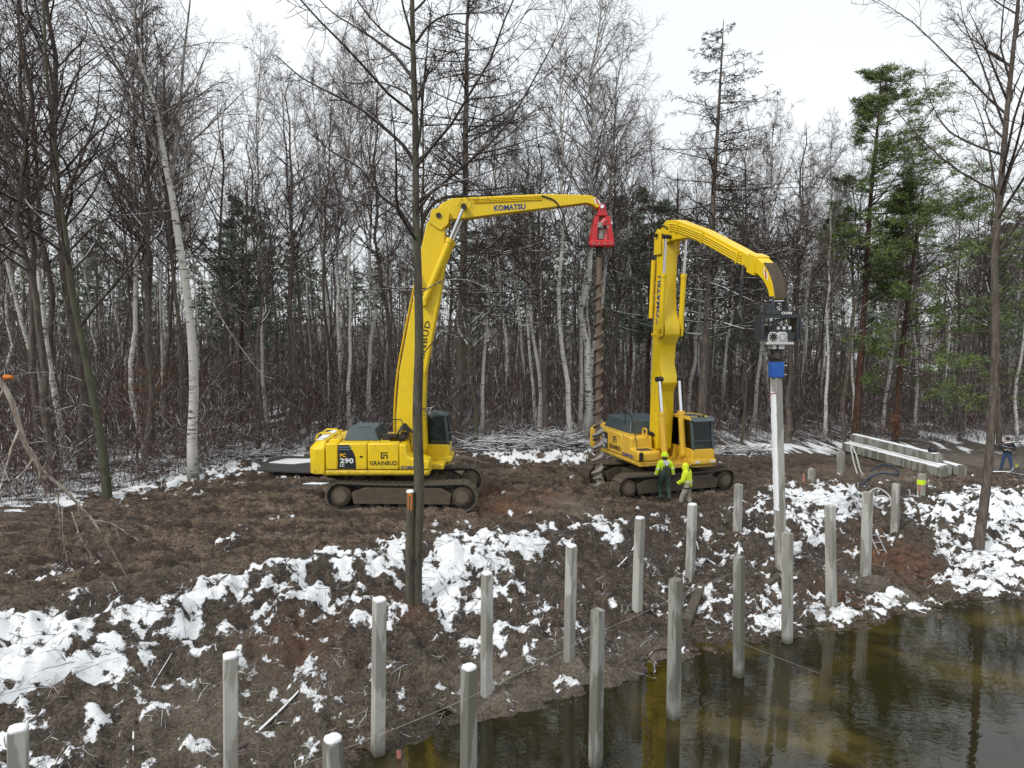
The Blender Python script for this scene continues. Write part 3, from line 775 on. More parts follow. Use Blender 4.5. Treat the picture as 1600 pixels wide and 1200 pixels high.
def plant(kind, px, py, top, var, label, scale=1.0, name=None, thick=1.0, group=None, rz=None, p=None):
    """a tree of a ready variant standing at its place, leaning as in the photograph"""
    p = on_ground(px, py) if p is None else p
    loc = ground_at(p)
    lean = (0, 0)
    if top is not None:
        q = at(top[0], top[1], p.y); d = Vector((q.x - loc[0], 0, q.z - loc[2])).normalized(); lean = (0.0, math.atan2(d.x, d.z))
    tm, cm = VAR[kind][var % len(VAR[kind])]
    o = tree(name or {'birch': 'birch_tree', 'alder': 'bare_tree', 'larch': 'larch_tree', 'pine': 'pine_tree'}[kind], label, 'tree', loc, tm, cm, None, None, 0, scale, group)
    rz = random.uniform(0, 6.28) if rz is None else rz
    m = Matrix.Rotation(lean[1], 4, 'Y') @ Matrix.Rotation(rz, 4, 'Z')
    o.rotation_euler = m.to_euler()
    o.scale = (scale * thick, scale * thick, scale)
    if thick != 1.0: o.scale = (scale * thick ** 0.7, scale * thick ** 0.7, scale)
    return o

# ------------------------------------------------------------------ trees with a shape of their own
def smooth_path(px_pts, Y, n=3, yoff=None):
    pts = [at(a, b, Y + (yoff[i] if yoff else 0)) for i, (a, b) in enumerate(px_pts)]
    return np.array([tuple(p) for p in spline(pts, n)])
def hero(name, label, px_path, r0, rtop, kind, mats_t, mats_c, seed, t0=0.4, dens=1.0, limbs=(), flare=0.3, n=3, sides=12, twig_per=9, gen=True, base=None, cat='tree'):
    rng = np.random.default_rng(seed)
    b = on_ground(*px_path[0]) if base is None else base
    loc = Vector(ground_at(b)); Y = b.y
    path = smooth_path(px_path, Y, n) - np.array(loc)
    path[0] = (0, 0, -0.1)
    tg, rr = trunk_mesh(path, r0, rtop, sides, flare)
    cg = crown_broad(rng, path, rr, kind, dens, t0) if gen else Geo()
    drp = {'birch': (0.0, 0.4), 'alder': (0.04, 0.0), 'larch': (-0.1, 0.0)}[kind]
    for pts, r, dy in limbs:
        k = len(pts)
        lp = smooth_path(pts, Y, 4, [dy * i / (k - 1) for i in range(k)]) - np.array(loc)
        lr = r * (1 - 0.8 * np.linspace(0, 1, len(lp)))
        cg.add(tubes(lp[None], lr[None], 6), 0)
        S, D, L, q = children(rng, lp[None], lr[None], twig_per, 0.2, 1.0, 45, 14, 0.32, 0.4)
        B2 = grow(rng, S, D, L, 5, drp[0], 0.13, drp[1]); r2 = taper(np.clip(q * 0.5, 0.008, 0.03), 5, 0.35); cg.add(tubes(B2, r2, 4), 0)
        S, D, L, q = children(rng, B2, r2, 7, 0.1, 1.0, 45, 16, 0.42, 0.4)
        B3 = grow(rng, S, D, L, 4, drp[0], 0.16, drp[1]); r3 = taper(np.clip(q * 0.5, 0.005, 0.010), 4, 0.5); cg.add(tubes(B3, r3, 3), 1)
        S, D, L, q = children(rng, B3, r3, 5, 0.1, 1.0, 45, 16, 0.5, 0.4)
        B4 = grow(rng, S, D, np.clip(L, 0.1, 0.6), 2, drp[0], 0.16, drp[1]); cg.add(tubes(B4, taper(np.full(len(S), 0.0045), 2, 0.6), 3), 1)
    o = thing(name, label, cat, loc)
    new_obj('trunk', tg.mesh('trunk'), o, mats_t)
    if cg.n: new_obj('crown', cg.mesh('crown'), o, mats_c)
    return o, path, rr, loc

AL_T, AL_C = [M['alder']], [M['limb_snow'], M['twig']]
BI_T, BI_C = [M['birch']], [M['birch_limb'], M['birch_twig']]

# the alder in front of the left machine, with the sawn-off stem at its foot
alder, apath, arr, aloc = hero('alder_tree', 'tall alder on the snowy bank before the left excavator, with a sawn stem', [(649,938),(651,860),(655,760),(652,650),(655,540),(653,430),(650,330),(649,200),(645,60),(643,-60),(640,-250),(636,-450)],
    0.155, 0.01, 'alder', AL_T, AL_C, 11, t0=0.5, dens=0.5, flare=0.2, limbs=[
    ([(646,252),(630,227),(597,197),(563,170),(520,147),(470,120),(430,85)], 0.055, -1.0),
    ([(651,372),(625,330),(592,303),(563,263),(520,237),(480,205)], 0.05, -1.2),
    ([(646,123),(617,87),(587,63),(557,43),(520,20),(490,-10)], 0.045, 0.8),
    ([(652,252),(667,237),(687,223),(713,218),(745,222)], 0.032, 1.0),
    ([(653,157),(667,117),(683,103),(700,70)], 0.035, -0.8),
    ([(655,327),(680,296),(710,285),(740,277),(790,258)], 0.035, -1.0),
    ([(650,67),(670,40),(700,23),(750,20),(790,5)], 0.035, 0.5),
    ([(647,153),(620,137),(587,128),(550,131),(520,120)], 0.028, 0.6),
    ([(653,460),(690,440),(730,438),(770,455)], 0.018, -1.0),
    ([(655,560),(690,520),(715,505),(735,470)], 0.016, -0.8),
    ([(650,420),(625,400),(600,410),(580,432)], 0.018, -0.9),
    ([(655,640),(690,632),(725,600)], 0.014, -1.0),
    ([(652,300),(600,290),(560,300),(520,330)], 0.02, -0.6)])
st = [at(641, 938, aloc.y - 0.14) - aloc, at(640, 880, aloc.y - 0.13) - aloc, at(641, 800, aloc.y - 0.13) - aloc, at(641, 769, aloc.y - 0.13) - aloc]
st[0].z -= 0.4
stem = MB().tube(spline(st, 4), [0.115] * 6 + [0.10] * 6 + [0.085], 10).build('sawn_stem', M['alder'], alder, smooth=60, label='sawn-off stem grown against the trunk, cut orange at the top')
tp = st[-1]
MB().prism([(tp.x - 0.06, tp.z - 0.42), (tp.x + 0.055, tp.z - 0.46), (tp.x + 0.065, tp.z - 0.02), (tp.x - 0.055, tp.z - 0.01)], 'y', tp.y - 0.093, tp.y - 0.06).build('cut_face', M['cut_wood'], stem, 0.012)
sv = MB().lathe([(0.095, -0.01), (0.105, 0.015), (0.085, 0.05), (0.04, 0.065)], 10, tp).build('snow_cap', M['snow'], stem, smooth=80)

hero('alder_tree', 'leaning dark alder rising out of the snow bank by the pond at the right edge', [(1527,862),(1541,760),(1551,640),(1556,520),(1554,400),(1563,300),(1573,180),(1583,80),(1591,0),(1600,-150),(1612,-300)],
    0.155, 0.012, 'alder', [M['alder_dark']], AL_C, 12, t0=0.45, dens=0.9, flare=0.35, limbs=[
    ([(1548,698),(1570,693),(1600,690),(1640,688)], 0.05, -0.4), ([(1547,738),(1575,738),(1600,742),(1650,742)], 0.045, -0.3),
    ([(1562,320),(1580,260),(1600,220),(1630,150)], 0.06, 0.5), ([(1570,200),(1548,140),(1530,90),(1508,40),(1500,0)], 0.04, 0.5),
    ([(1575,160),(1550,100),(1535,60),(1510,10)], 0.04, -0.6), ([(1560,330),(1548,250),(1535,190),(1515,140)], 0.04, 0.7), ([(1556,400),(1590,350),(1620,320)], 0.05, -0.5)])

hero('birch_tree', 'large white birch with forked crown and a torn yellowish branch, left of the excavator', [(302,749),(300,690),(303,610),(299,520),(291,450),(280,380),(268,300),(257,250),(245,180),(226,120),(214,50),(205,-40),(195,-160)],
    0.20, 0.015, 'birch', BI_T, BI_C, 13, t0=0.55, dens=1.0, limbs=[
    ([(266,290),(275,230),(281,170),(287,90),(295,20),(302,-50)], 0.085, 0.8), ([(268,300),(290,270),(300,200),(305,140),(330,60)], 0.05, -1.0),
    ([(280,380),(310,330),(325,290),(340,230),(350,170)], 0.05, 0.8), ([(257,250),(230,200),(200,150),(175,90)], 0.05, -0.6),
    ([(226,120),(190,60),(160,10),(140,-40)], 0.05, 0.5), ([(296,395),(318,440),(343,492),(372,537),(408,583),(428,592)], 0.045, -1.0), ([(302,640),(330,600),(360,570),(390,560)], 0.02, -0.8)])

hero('alder_tree', 'greenish leaning alder with a long snow-lined side limb, beside the twin birches', [(168,780),(160,700),(142,600),(126,520),(112,455),(104,380),(92,300),(82,200),(72,100),(66,-50),(58,-200)],
    0.15, 0.012, 'alder', [M['mossy']], AL_C, 14, t0=0.42, dens=0.9, limbs=[
    ([(122,515),(150,478),(185,438),(214,396),(236,330),(246,250),(240,200)], 0.065, -1.0), ([(112,455),(85,430),(70,415),(60,405)], 0.03, -0.5),
    ([(106,395),(140,360),(170,340),(215,335),(262,330)], 0.045, -0.8), ([(96,320),(130,240),(150,180),(158,110)], 0.055, 0.6),
    ([(150,640),(125,632),(90,640),(60,635)], 0.022, -0.9), ([(145,680),(110,700),(60,690),(0,715)], 0.02, -1.0), ([(140,600),(100,585),(55,582),(10,590)], 0.018, -0.8)])
hero('birch_tree', 'right-hand one of two slim birches leaning left at the left edge', [(104,722),(88,630),(73,540),(63,450),(56,380),(44,290),(40,200),(35,50),(28,-120)], 0.135, 0.012, 'birch', BI_T, BI_C, 15, t0=0.45)
hero('birch_tree', 'left-hand one of two slim birches, leaning hard out of the left edge', [(82,692),(62,600),(36,510),(16,430),(1,350),(-22,250),(-45,120),(-60,-40)], 0.13, 0.012, 'birch', BI_T, BI_C, 16, t0=0.45, dens=0.8)

M['torn_limb'] = bark('peeling_birch_limb', (0.16, 0.11, 0.08), (0.46, 0.42, 0.36), 0.2)
# broken birch limb hanging in from a tree that stands just outside the left edge
lb = Vector((-10.3, 12.4, 0)); lb.z = ground_z(lb.x, lb.y) - 0.1
def pxb(a, b, dy=0): return (a, b)
birch_near, *_ = hero('birch_tree', 'torn birch limb drooping into the picture at the left edge', [(-140,1180),(-142,1000),(-146,800),(-150,560),(-160,300),(-170,0),(-180,-300),(-190,-500)], 0.16, 0.02, 'birch', BI_T,
    [M['torn_limb'], M['birch_twig']], 17, t0=0.75, dens=0.35, base=lb, twig_per=6, limbs=[
    ([(-148,560),(-90,548),(-40,560),(0,597),(20,632),(38,690),(62,730),(100,765),(124,790),(152,824),(182,872),(200,905)], 0.065, 0.6),
    ([(45,700),(58,720),(66,752),(80,792),(108,806)], 0.035, 0.2), ([(97,790),(99,840),(103,866),(118,880)], 0.014, 0.0), ([(112,800),(128,845),(148,876)], 0.012, -0.2),
    ([(140,812),(175,818),(205,838),(245,852)], 0.014, 0.3), ([(90,770),(93,810),(95,850),(108,875)], 0.012, 0.1)])
MB().cyl(at(8, 594, 12.55) - lb, at(20, 594, 12.5) - lb, 0.05, 0.03, 8).build('torn_end', M['cut_wood'], birch_near)

# ------------------------------------------------------------------ the conifers that stand out
def hero_pine(label, px_path, r0, seed, mats_t, **kw):
    rng = np.random.default_rng(seed); b = on_ground(*px_path[0]); loc = Vector(ground_at(b))
    path = smooth_path(px_path, b.y, 3) - np.array(loc); path[0] = (0, 0, -0.1)
    tg, rr = trunk_mesh(path, r0, 0.02, 10)
    g = crown_pine(rng, path, rr, **kw)
    o = thing('pine_tree', label, 'tree', loc)
    new_obj('trunk', tg.mesh('trunk'), o, mats_t); new_obj('crown', g.mesh('crown'), o, [M['twig'], M['needle']])
hero_pine('tall green pine with a reddish trunk, behind the concrete beams', [(1336,691),(1345,560),(1354,420),(1361,300),(1371,200),(1378,104)], 0.22, 21, [M['pine_bark']], t0=0.38, spread=0.27, n1=92, per=13, tuft=0.30, side=(1, -0.2), width=0.022, decay=0.72, lift=0.05)
hero_pine('lower bushy bright green pine, right of the tall pine', [(1398,692),(1408,560),(1424,430),(1434,350),(1444,285)], 0.17, 22, [M['pine_bark']], t0=0.16, spread=0.42, n1=96, per=14, tuft=0.32, side=(0.7, -0.5), width=0.022, decay=0.6, ang=88, lift=-0.005)
plant('larch', 1094, 690, (1131, 0), 0, 'tall bare larch with tiered drooping branches, behind the right excavator', 1.03, rz=0.4, thick=1.5)
plant('larch', 712, 688, (723, -60), 1, 'tall bare larch hung with small cones, above the left excavator boom', 1.12, rz=2.0, thick=1.2)

# ------------------------------------------------------------------ trees of the forest edge that can be told apart
NAMED = [
 ('birch', 533, 655, (560, 0), 0, 0.98, 0.9, 'slim white birch leaning right, just behind the left excavator tail'),
 ('birch', 517, 652, (497, 0), 1, 0.95, 0.75, 'thin birch leaning left, next to the one behind the excavator tail'),
 ('birch', 581, 668, (566, 0), 2, 1.0, 0.8, 'straight birch behind the dark engine hood of the left excavator'),
 ('birch', 786, 640, (780, 0), 3, 1.02, 0.85, 'straight white birch between the boom cylinder and the auger'),
 ('birch', 822, 640, (800, 100), 4, 0.9, 0.6, 'thin birch right of the straight birch between boom and auger'),
 ('birch', 893, 694, (880, 60), 1, 1.0, 0.9, 'white birch just left of the auger, its trunk bowed'),
 ('birch', 911, 690, (944, 0), 2, 1.08, 1.25, 'stout white birch close behind the auger'),
 ('birch', 926, 684, (948, 100), 3, 1.0, 0.95, 'second birch stem hard against the auger'),
 ('birch', 1128, 655, (1160, 250), 0, 0.9, 0.85, 'leaning birch behind the right excavator cab'),
 ('birch', 1091, 650, (1104, 250), 4, 0.88, 0.65, 'thin birch behind the right excavator boom'),
 ('birch', 1289, 690, (1318, 90), 1, 0.82, 0.85, 'clean white birch between the driven pile and the concrete beams'),
 ('birch', 1198, 660, (1203, 250), 2, 0.85, 0.7, 'thin birch directly behind the pile driver'),
 ('birch', 1590, 690, (1600, 240), 3, 0.8, 0.8, 'pale birch behind the man at the right edge'),
 ('birch', 255, 665, (252, 200), 4, 0.9, 0.7, 'thin birch seen left of the large forked birch'),
 ('birch', 415, 680, (400, 200), 0, 0.9, 0.6, 'thin birch halfway between the forked birch and the excavator'),
 ('birch', 985, 640, (975, 100), 3, 1.0, 0.8, 'birch rising over the hood of the right excavator'),
 ('birch', 1015, 640, (1022, 60), 0, 1.0, 0.7, 'birch whose crown shows left of the right excavator boom'),
 ('alder', 132, 736, (100, 0), 0, 1.1, 1.4, 'thick dark trunk behind the leaning greenish alder'),
 ('alder', 228, 700, (232, 150), 1, 0.9, 1.2, 'dark straight tree between the alder and the forked birch'),
 ('alder', 60, 745, (50, 0), 2, 1.0, 1.0, 'dark tree behind the twin leaning birches'),
 ('alder', 1229, 694, (1262, 120), 3, 0.92, 1.4, 'dark spreading tree right behind the driven pile'),
 ('alder', 740, 700, (736, 300), 4, 0.5, 1.5, 'short mossy greenish tree right of the left excavator cab'),
 ('alder', 1157, 694, (1160, 400), 5, 0.45, 1.1, 'young mossy tree between the right cab and the driven pile'),
 ('alder', 1318, 692, (1325, 300), 0, 0.8, 1.3, 'dark tree left of the red pine trunk'),
 ('alder', 1560, 700, (1545, 200), 1, 0.85, 1.3, 'dark tree behind the alder at the right edge'),
 ('alder', 1500, 690, (1510, 260), 2, 0.75, 1.1, 'dark tree between the bushy pine and the leaning alder'),
 ('alder', 360, 690, (345, 200), 4, 0.85, 1.0, 'dark tree right of the forked birch trunk'),
 ('alder', 450, 690, (440, 150), 3, 0.9, 1.1, 'dark tree rising over the steel plates'),
 ('alder', 610, 680, (612, 120), 5, 0.9, 1.1, 'dark tree behind the left excavator boom foot'),
 ('alder', 850, 690, (855, 180), 0, 0.85, 1.0, 'dark tree over the snowy brush heap'),
 ('alder', 955, 680, (962, 150), 1, 0.9, 1.2, 'dark tree just right of the auger'),
 ('alder', 1068, 680, (1065, 250), 2, 0.8, 1.1, 'dark tree hidden by the right excavator boom'),
 ('pine', 375, 660, (378, 330), 0, 0.8, 1.0, 'dark green pine low behind the forked birch'),
 ('pine', 1010, 660, (1012, 260), 1, 0.95, 1.0, 'dark green pine behind the hood of the right excavator'),
 ('pine', 1160, 650, (1165, 340), 3, 0.8, 1.0, 'dark green pine behind the right arm')]
for kind, px, py, top, var, scl, th, label in NAMED:
    o = plant(kind, px, py, top, var, label, scl, thick=th)
    if 'mossy' in label:
        tk = next(c for c in o.children if c.name.startswith('trunk')); tk.data = tk.data.copy(); tk.data.materials[0] = M['mossy']

# ------------------------------------------------------------------ the rest of the wood, tree by tree
EDGE_PX = [(-200,815),(0,795),(200,765),(400,725),(600,703),(760,698),(920,702),(1160,694),(1300,693),(1600,692),(1800,695)]
edge = [(on_ground(a, b).y, a) for a, b in EDGE_PX]
def edge_depth(px): return float(np.interp(px, [e[1] for e in edge], [e[0] for e in edge]))
ORD = ['first','second','third','fourth','fifth','sixth','seventh','eighth','ninth','tenth','eleventh','twelfth']
ZONES = [(-150,200,'left of the greenish alder'),(200,480,'between the forked birch and the left excavator'),(480,720,'behind the left excavator'),(720,930,'between the left excavator and the auger'),(930,1200,'behind the right excavator'),(1200,1420,'behind the driven pile'),(1420,1750,'behind the bushy pine and the man')]
fill = []
rg = np.random.default_rng(55); placed = []
tries = 0
while len(fill) < 130 and tries < 6000:
    tries += 1
    px = rg.uniform(-130, 1730); e = edge_depth(px); Y = e + 2.0 + rg.random() ** 1.3 * 38
    x = (px - 800) / F_PX * Y
    if any((x - a) ** 2 + (Y - b) ** 2 < 2.2 ** 2 for a, b in placed): continue
    placed.append((x, Y))
    u = rg.random(); deep = Y - e > 16
    kind = 'pine' if (deep and u < 0.10) else ('birch' if u < (0.52 if deep else 0.33) else 'alder')
    fill.append((px, Y, x, kind, deep))
cnt = {}
for px, Y, x, kind, deep in sorted(fill):
    zone = next((z[2] for z in ZONES if z[0] <= px < z[1]), ZONES[-1][2])
    word = {'birch': 'pale birch', 'alder': 'dark bare tree', 'pine': 'dark green pine'}[kind]
    if deep: label = f'{word} deep in the wood {zone}'; grp = f'{word} group deep in the wood {zone}'
    else:
        n = cnt.get((kind, zone), 0); cnt[(kind, zone)] = n + 1
        label = f'{ORD[min(n, 11)]} {word} from the left {zone}'; grp = 'front rows of the wood'
    p = Vector((x, Y, 0))
    s = {'birch': rg.uniform(0.72, 1.0), 'alder': rg.uniform(0.65, 1.0), 'pine': rg.uniform(0.8, 1.15)}[kind]
    top = (px + (px - 800) * 0.045 + rg.normal(0, 18), to_px((x, Y, 18))[1])
    plant(kind, px, 0, top, int(rg.integers(0, 12)), label, s, thick=rg.uniform(0.6, 1.1), group=grp, p=p)

# ------------------------------------------------------------------ wood far behind, read as one mass
def far_wood():
    r = np.random.default_rng(66); g = Geo()
    N = 500
    Y = r.uniform(70, 150, N); X = r.uniform(-0.86, 0.86, N) * Y
    Hh = r.uniform(13, 20, N); con = r.random(N) < 0.28
    P = np.zeros((N, 6, 3)); t = np.linspace(0, 1, 6)
    P[:, :, 0] = X[:, None] + np.cumsum(r.normal(0, 0.25, (N, 6)), 1); P[:, :, 1] = Y[:, None]
    P[:, :, 2] = -1.5 + (Hh + 1)[:, None] * t
    rad = r.uniform(0.12, 0.24, N)[:, None] * (1 - 0.92 * t)[None]
    wh = r.random(N) < 0.25
    g.add(tubes(P[~wh], rad[~wh], 5), 0); g.add(tubes(P[wh], rad[wh], 5), 3)
    S, D, L, q = children(r, P[~con], rad[~con], 16, 0.35, 1.0, 48, 12, 0.22, 0.5)
    B = grow(r, S, D, L, 3, 0.08, 0.1); rb = taper(np.full(len(S), 0.035), 3, 0.4); g.add(tubes(B, rb, 3), 1)
    S, D, L, q = children(r, B, rb, 6, 0.1, 1.0, 45, 16, 0.55, 0.4)
    B2 = grow(r, S, D, L, 1, 0.0, 0.15); g.add(tubes(B2, taper(np.full(len(S), 0.019), 1, 0.4), 3), 1)
    S, D, L, q = children(r, P[con], rad[con], 24, 0.12, 1.0, 80, 10, 0.16, 0.6)
    B = grow(r, S, D, L, 3, 0.03, 0.1); C = np.concatenate([B[:, 1], B[:, 2], B[:, 3]])
    g.add(needle_tufts(r, C, 1.0, 7, 0.45, 0.14), 2)
    return g.mesh('distant_wood', True)
new_obj('distant_wood', far_wood(), None, [M['alder_dark'], M['twig'], M['needle_dark'], M['birch']], 'mass of bare trees and conifers far back in the wood', 'wood', kind='stuff')

def thicket():
    r = np.random.default_rng(70); N = 2600; g = Geo()
    px = r.uniform(-160, 1760, N); e = np.array([edge_depth(a) for a in px]); Y = e + 9 + r.random(N) * 45; X = (px - 800) / F_PX * Y
    zz = np.array([ground_z(a, b) for a, b in zip(X, Y)])
    L = r.uniform(3.0, 9.5, N); S = np.stack([X, Y, zz - 0.1], 1); D = np.stack([r.normal(0, .09, N), r.normal(0, .09, N), np.ones(N)], 1)
    B = grow(r, S, D, L, 5, 0.02, 0.05); R1 = taper(0.012 + 0.006 * L * r.uniform(0.6, 1.3, N), 5, 0.2); g.add(tubes(B, R1, 4), 0)
    S, D, L2, q = children(r, B, R1, 9, 0.12, 1.0, 58, 16, 0.26, 0.45)
    B2 = grow(r, S, D, L2, 2, 0.04, 0.14); g.add(tubes(B2, taper(np.full(len(S), 0.014), 2, 0.4), 3), 1)
    return g.mesh('thicket', False)
new_obj('thicket', thicket(), None, [M['alder_dark'], M['shrub']], 'thicket of young leafless stems filling the wood behind the front trees', 'thicket', kind='stuff')

# ------------------------------------------------------------------ undergrowth, brush heap, fallen branches
def undergrowth():
    r = np.random.default_rng(77); N = 4900
    px = r.uniform(-160, 1760, N); e = np.array([edge_depth(a) for a in px])
    Y = e + 0.3 + r.random(N) ** 1.7 * 42; X = (px - 800) / F_PX * Y
    zz = np.array([ground_z(a, b) for a, b in zip(X, Y)])
    S = np.stack([X, Y, zz - 0.05], 1); D = np.stack([r.normal(0, .28, N), r.normal(0, .28, N), np.ones(N)], 1)
    L = r.uniform(0.8, 4.6, N) * np.where(r.random(N) < 0.12, 1.6, 1.0); g = Geo()
    L = L * np.clip((Y - e) / 3.0, 0.45, 1.0)
    rad = 0.008 + 0.0045 * L * r.uniform(0.6, 1.5, N)
    B = grow(r, S, D, L, 4, 0.0, 0.13); R1 = taper(rad, 4, 0.35); g.add(tubes(B, R1, 3), 0)
    S, D, L2, q = children(r, B, R1, 6, 0.15, 1.0, 55, 16, 0.44, 0.4)
    B2 = grow(r, S, D, L2, 2, 0.0, 0.18); g.add(tubes(B2, taper(np.full(len(S), 0.0092), 2, 0.5), 3), 0)
    # branches lying criss-cross low over the forest floor
    Nf = 2600; px = r.uniform(-160, 1760, Nf); e = np.array([edge_depth(a) for a in px]); Y = e + 0.1 + r.random(Nf) ** 1.5 * 22; X = (px - 800) / F_PX * Y
    zz = np.array([ground_z(a, b) for a, b in zip(X, Y)])
    a = r.uniform(0, 6.28, Nf); S = np.stack([X, Y, zz + r.uniform(0.0, 0.5, Nf) ** 2], 1); D = np.stack([np.cos(a), np.sin(a), r.uniform(-.05, .5, Nf)], 1)
    B = grow(r, S, D, r.uniform(0.6, 3.0, Nf), 4, -0.03, 0.14); g.add(tubes(B, taper(r.uniform(0.008, 0.022, Nf), 4, 0.4), 4), 1)
    return g.mesh('undergrowth', False)
new_obj('undergrowth', undergrowth(), None, [M['shrub'], M['limb_snow']], 'dense leafless brown shrubs and fallen twigs along the forest edge', 'undergrowth', kind='stuff')

def heap(label, px0, px1, py, depth, hgt, n, seed):
    r = np.random.default_rng(seed); a, b = on_ground(px0, py), on_ground(px1, py)
    u = r.random(n); X = a.x + (b.x - a.x) * u; Y = (a.y + (b.y - a.y) * u) + r.uniform(0, depth, n)
    env = np.sin(np.pi * np.clip(u, 0.02, 0.98)) ** 0.6
    zz = np.array([ground_z(p, q) for p, q in zip(X, Y)]); Zr = zz + r.random(n) * hgt * env
    ang = r.normal(0.15, 0.45, n) + np.where(r.random(n) < 0.5, 0, math.pi)
    D = np.stack([np.cos(ang), np.sin(ang) * 0.8, r.normal(0, 0.16, n)], 1); S = np.stack([X, Y, Zr], 1) - D * 0.7
    S[:, 2] = np.maximum(S[:, 2], zz)
    B = grow(r, S, D, r.uniform(0.9, 2.6, n), 4, -0.02, 0.10); g = Geo(); g.add(tubes(B, taper(r.uniform(0.010, 0.035, n), 4, 0.4), 5), 0)
    o = Vector((float(a.x + b.x) / 2, float(a.y), float(zz.min())))
    g.v = [v - np.array(o) for v in g.v]
    ob = new_obj('brush_heap', g.mesh('brush_heap', False), None, M['limb_snow'], label, 'brush heap'); ob.location = o
heap('low heap of cut branches with snow on top, left of the auger', 800, 915, 704, 1.8, 0.85, 420, 5)
heap('splayed heap of thin snowy branches near the left excavator cab', 735, 805, 708, 1.6, 0.6, 230, 6)
heap('flat heap of dark branches behind the right excavator cab', 1118, 1200, 712, 1.4, 0.35, 170, 8)
heap('snow-dusted branch pile left of the steel plates', 330, 415, 724, 1.5, 0.35, 120, 9)

# saplings with dead orange leaves still on
def leafy(label, px, py, hgt, seed, nleaf=900):
    r = np.random.default_rng(seed); b = on_ground(px, py); loc = Vector(ground_at(b)); p = trunk_path(r, hgt, 8, 0.05); tg, rr = trunk_mesh(p, 0.035, 0.006, 6, 0.2)
    g = Geo(); S, D, L, q = children(r, p[None], rr[None], 16, 0.35, 1.0, 75, 12, 0.42, 0.4); B = grow(r, S, D, L, 5, 0.01, 0.1); rb = taper(np.full(len(S), 0.012), 5, 0.3); g.add(tubes(B, rb, 3), 0)
    k = r.integers(0, len(B), nleaf); C = B[k, r.integers(2, 6, nleaf)] + r.normal(0, 0.10, (nleaf, 3))
    d = unit(r.normal(size=(nleaf, 3)) + np.array([0, 0, -0.6])); s = unit(np.cross(d, r.normal(size=(nleaf, 3)))) * 0.02
    V = np.stack([C, C + d * 0.035 + s, C + d * 0.075, C + d * 0.035 - s], 1).reshape(-1, 3)
    o = thing('beech_sapling', label, 'sapling', loc); new_obj('trunk', tg.mesh('trunk'), o, M['twig'])
    g.add((V, np.arange(nleaf * 4).reshape(-1, 4)), 1); new_obj('crown', g.mesh('crown', False), o, [M['twig'], M['dead_leaf']])
leafy('sapling with dead orange leaves left of the large forked birch', 235, 712, 4.2, 31)
leafy('small sapling with rusty leaves behind the concrete beams', 1395, 694, 1.8, 32, 500)

# litter of twigs and roots on the bank
def bank_litter():
    r = np.random.default_rng(88); N = 3000
    X = r.uniform(-12, 16, N); ys = np.interp(X, SHORE[:, 0], SHORE[:, 1]); yc = np.interp(X, CREST[:, 0], CREST[:, 1]); t = r.uniform(0.02, 0.98, N); Y = ys + (yc - ys) * t
    zz = np.array([ground_z(a, b) for a, b in zip(X, Y)]); a = r.uniform(0, 6.28, N)
    S = np.stack([X, Y, zz + 0.01], 1); D = np.stack([np.cos(a), np.sin(a), r.uniform(-0.1, 0.35, N)], 1)
    B = grow(r, S, D, r.uniform(0.12, 0.9, N) * np.where(r.random(N) < 0.06, 2.2, 1), 4, -0.03, 0.16)
    for k in range(1, 5): B[:, k, 2] = np.maximum(B[:, k, 2], np.array([ground_z(p, q) for p, q in zip(B[:, k, 0], B[:, k, 1])]) + 0.005)
    g = Geo(); g.add(tubes(B, taper(r.uniform(0.003, 0.010, N), 4, 0.4), 3), 0)
    return g.mesh('twig_litter', False)
new_obj('twig_litter', bank_litter(), None, M['twig'], 'twigs and torn roots scattered over the muddy bank', 'twig litter', kind='stuff')

def dry_grass():
    r = np.random.default_rng(91); pts = []
    for a, b, k, sp in ((330,1130,1100,.9),(440,1070,800,.8),(240,1170,500,.7),(790,1060,500,.6),(880,1050,400,.5),(1290,965,300,.5),(1420,925,350,.6),(1480,945,200,.5),(560,1150,500,.7),(1100,990,250,.5),(700,1120,300,.6),(1340,870,300,.6)):
        p = on_ground(a, b); q = r.normal(0, sp, (k, 2)); pts.append(np.array([p.x, p.y]) + q)
    XY = np.concatenate(pts); N = len(XY); zz = np.array([ground_z(a, b) for a, b in XY])
    ok = zz > WATER_Z + 0.03; XY, zz = XY[ok], zz[ok]; N = len(XY)
    S = np.stack([XY[:, 0], XY[:, 1], zz - 0.01], 1); D = np.stack([r.normal(0, 1, N), r.normal(0, 1, N), np.full(N, 0.6)], 1)
    B = grow(r, S, D, r.uniform(0.08, 0.30, N), 2, -0.3, 0.1); g = Geo(); g.add(tubes(B, taper(np.full(N, 0.0035), 2, 0.4), 3), 0)
    return g.mesh('dead_grass', False)
new_obj('dead_grass', dry_grass(), None, M['straw'], 'flattened dead straw and rootlets on the muddy bank', 'dead grass', kind='stuff')

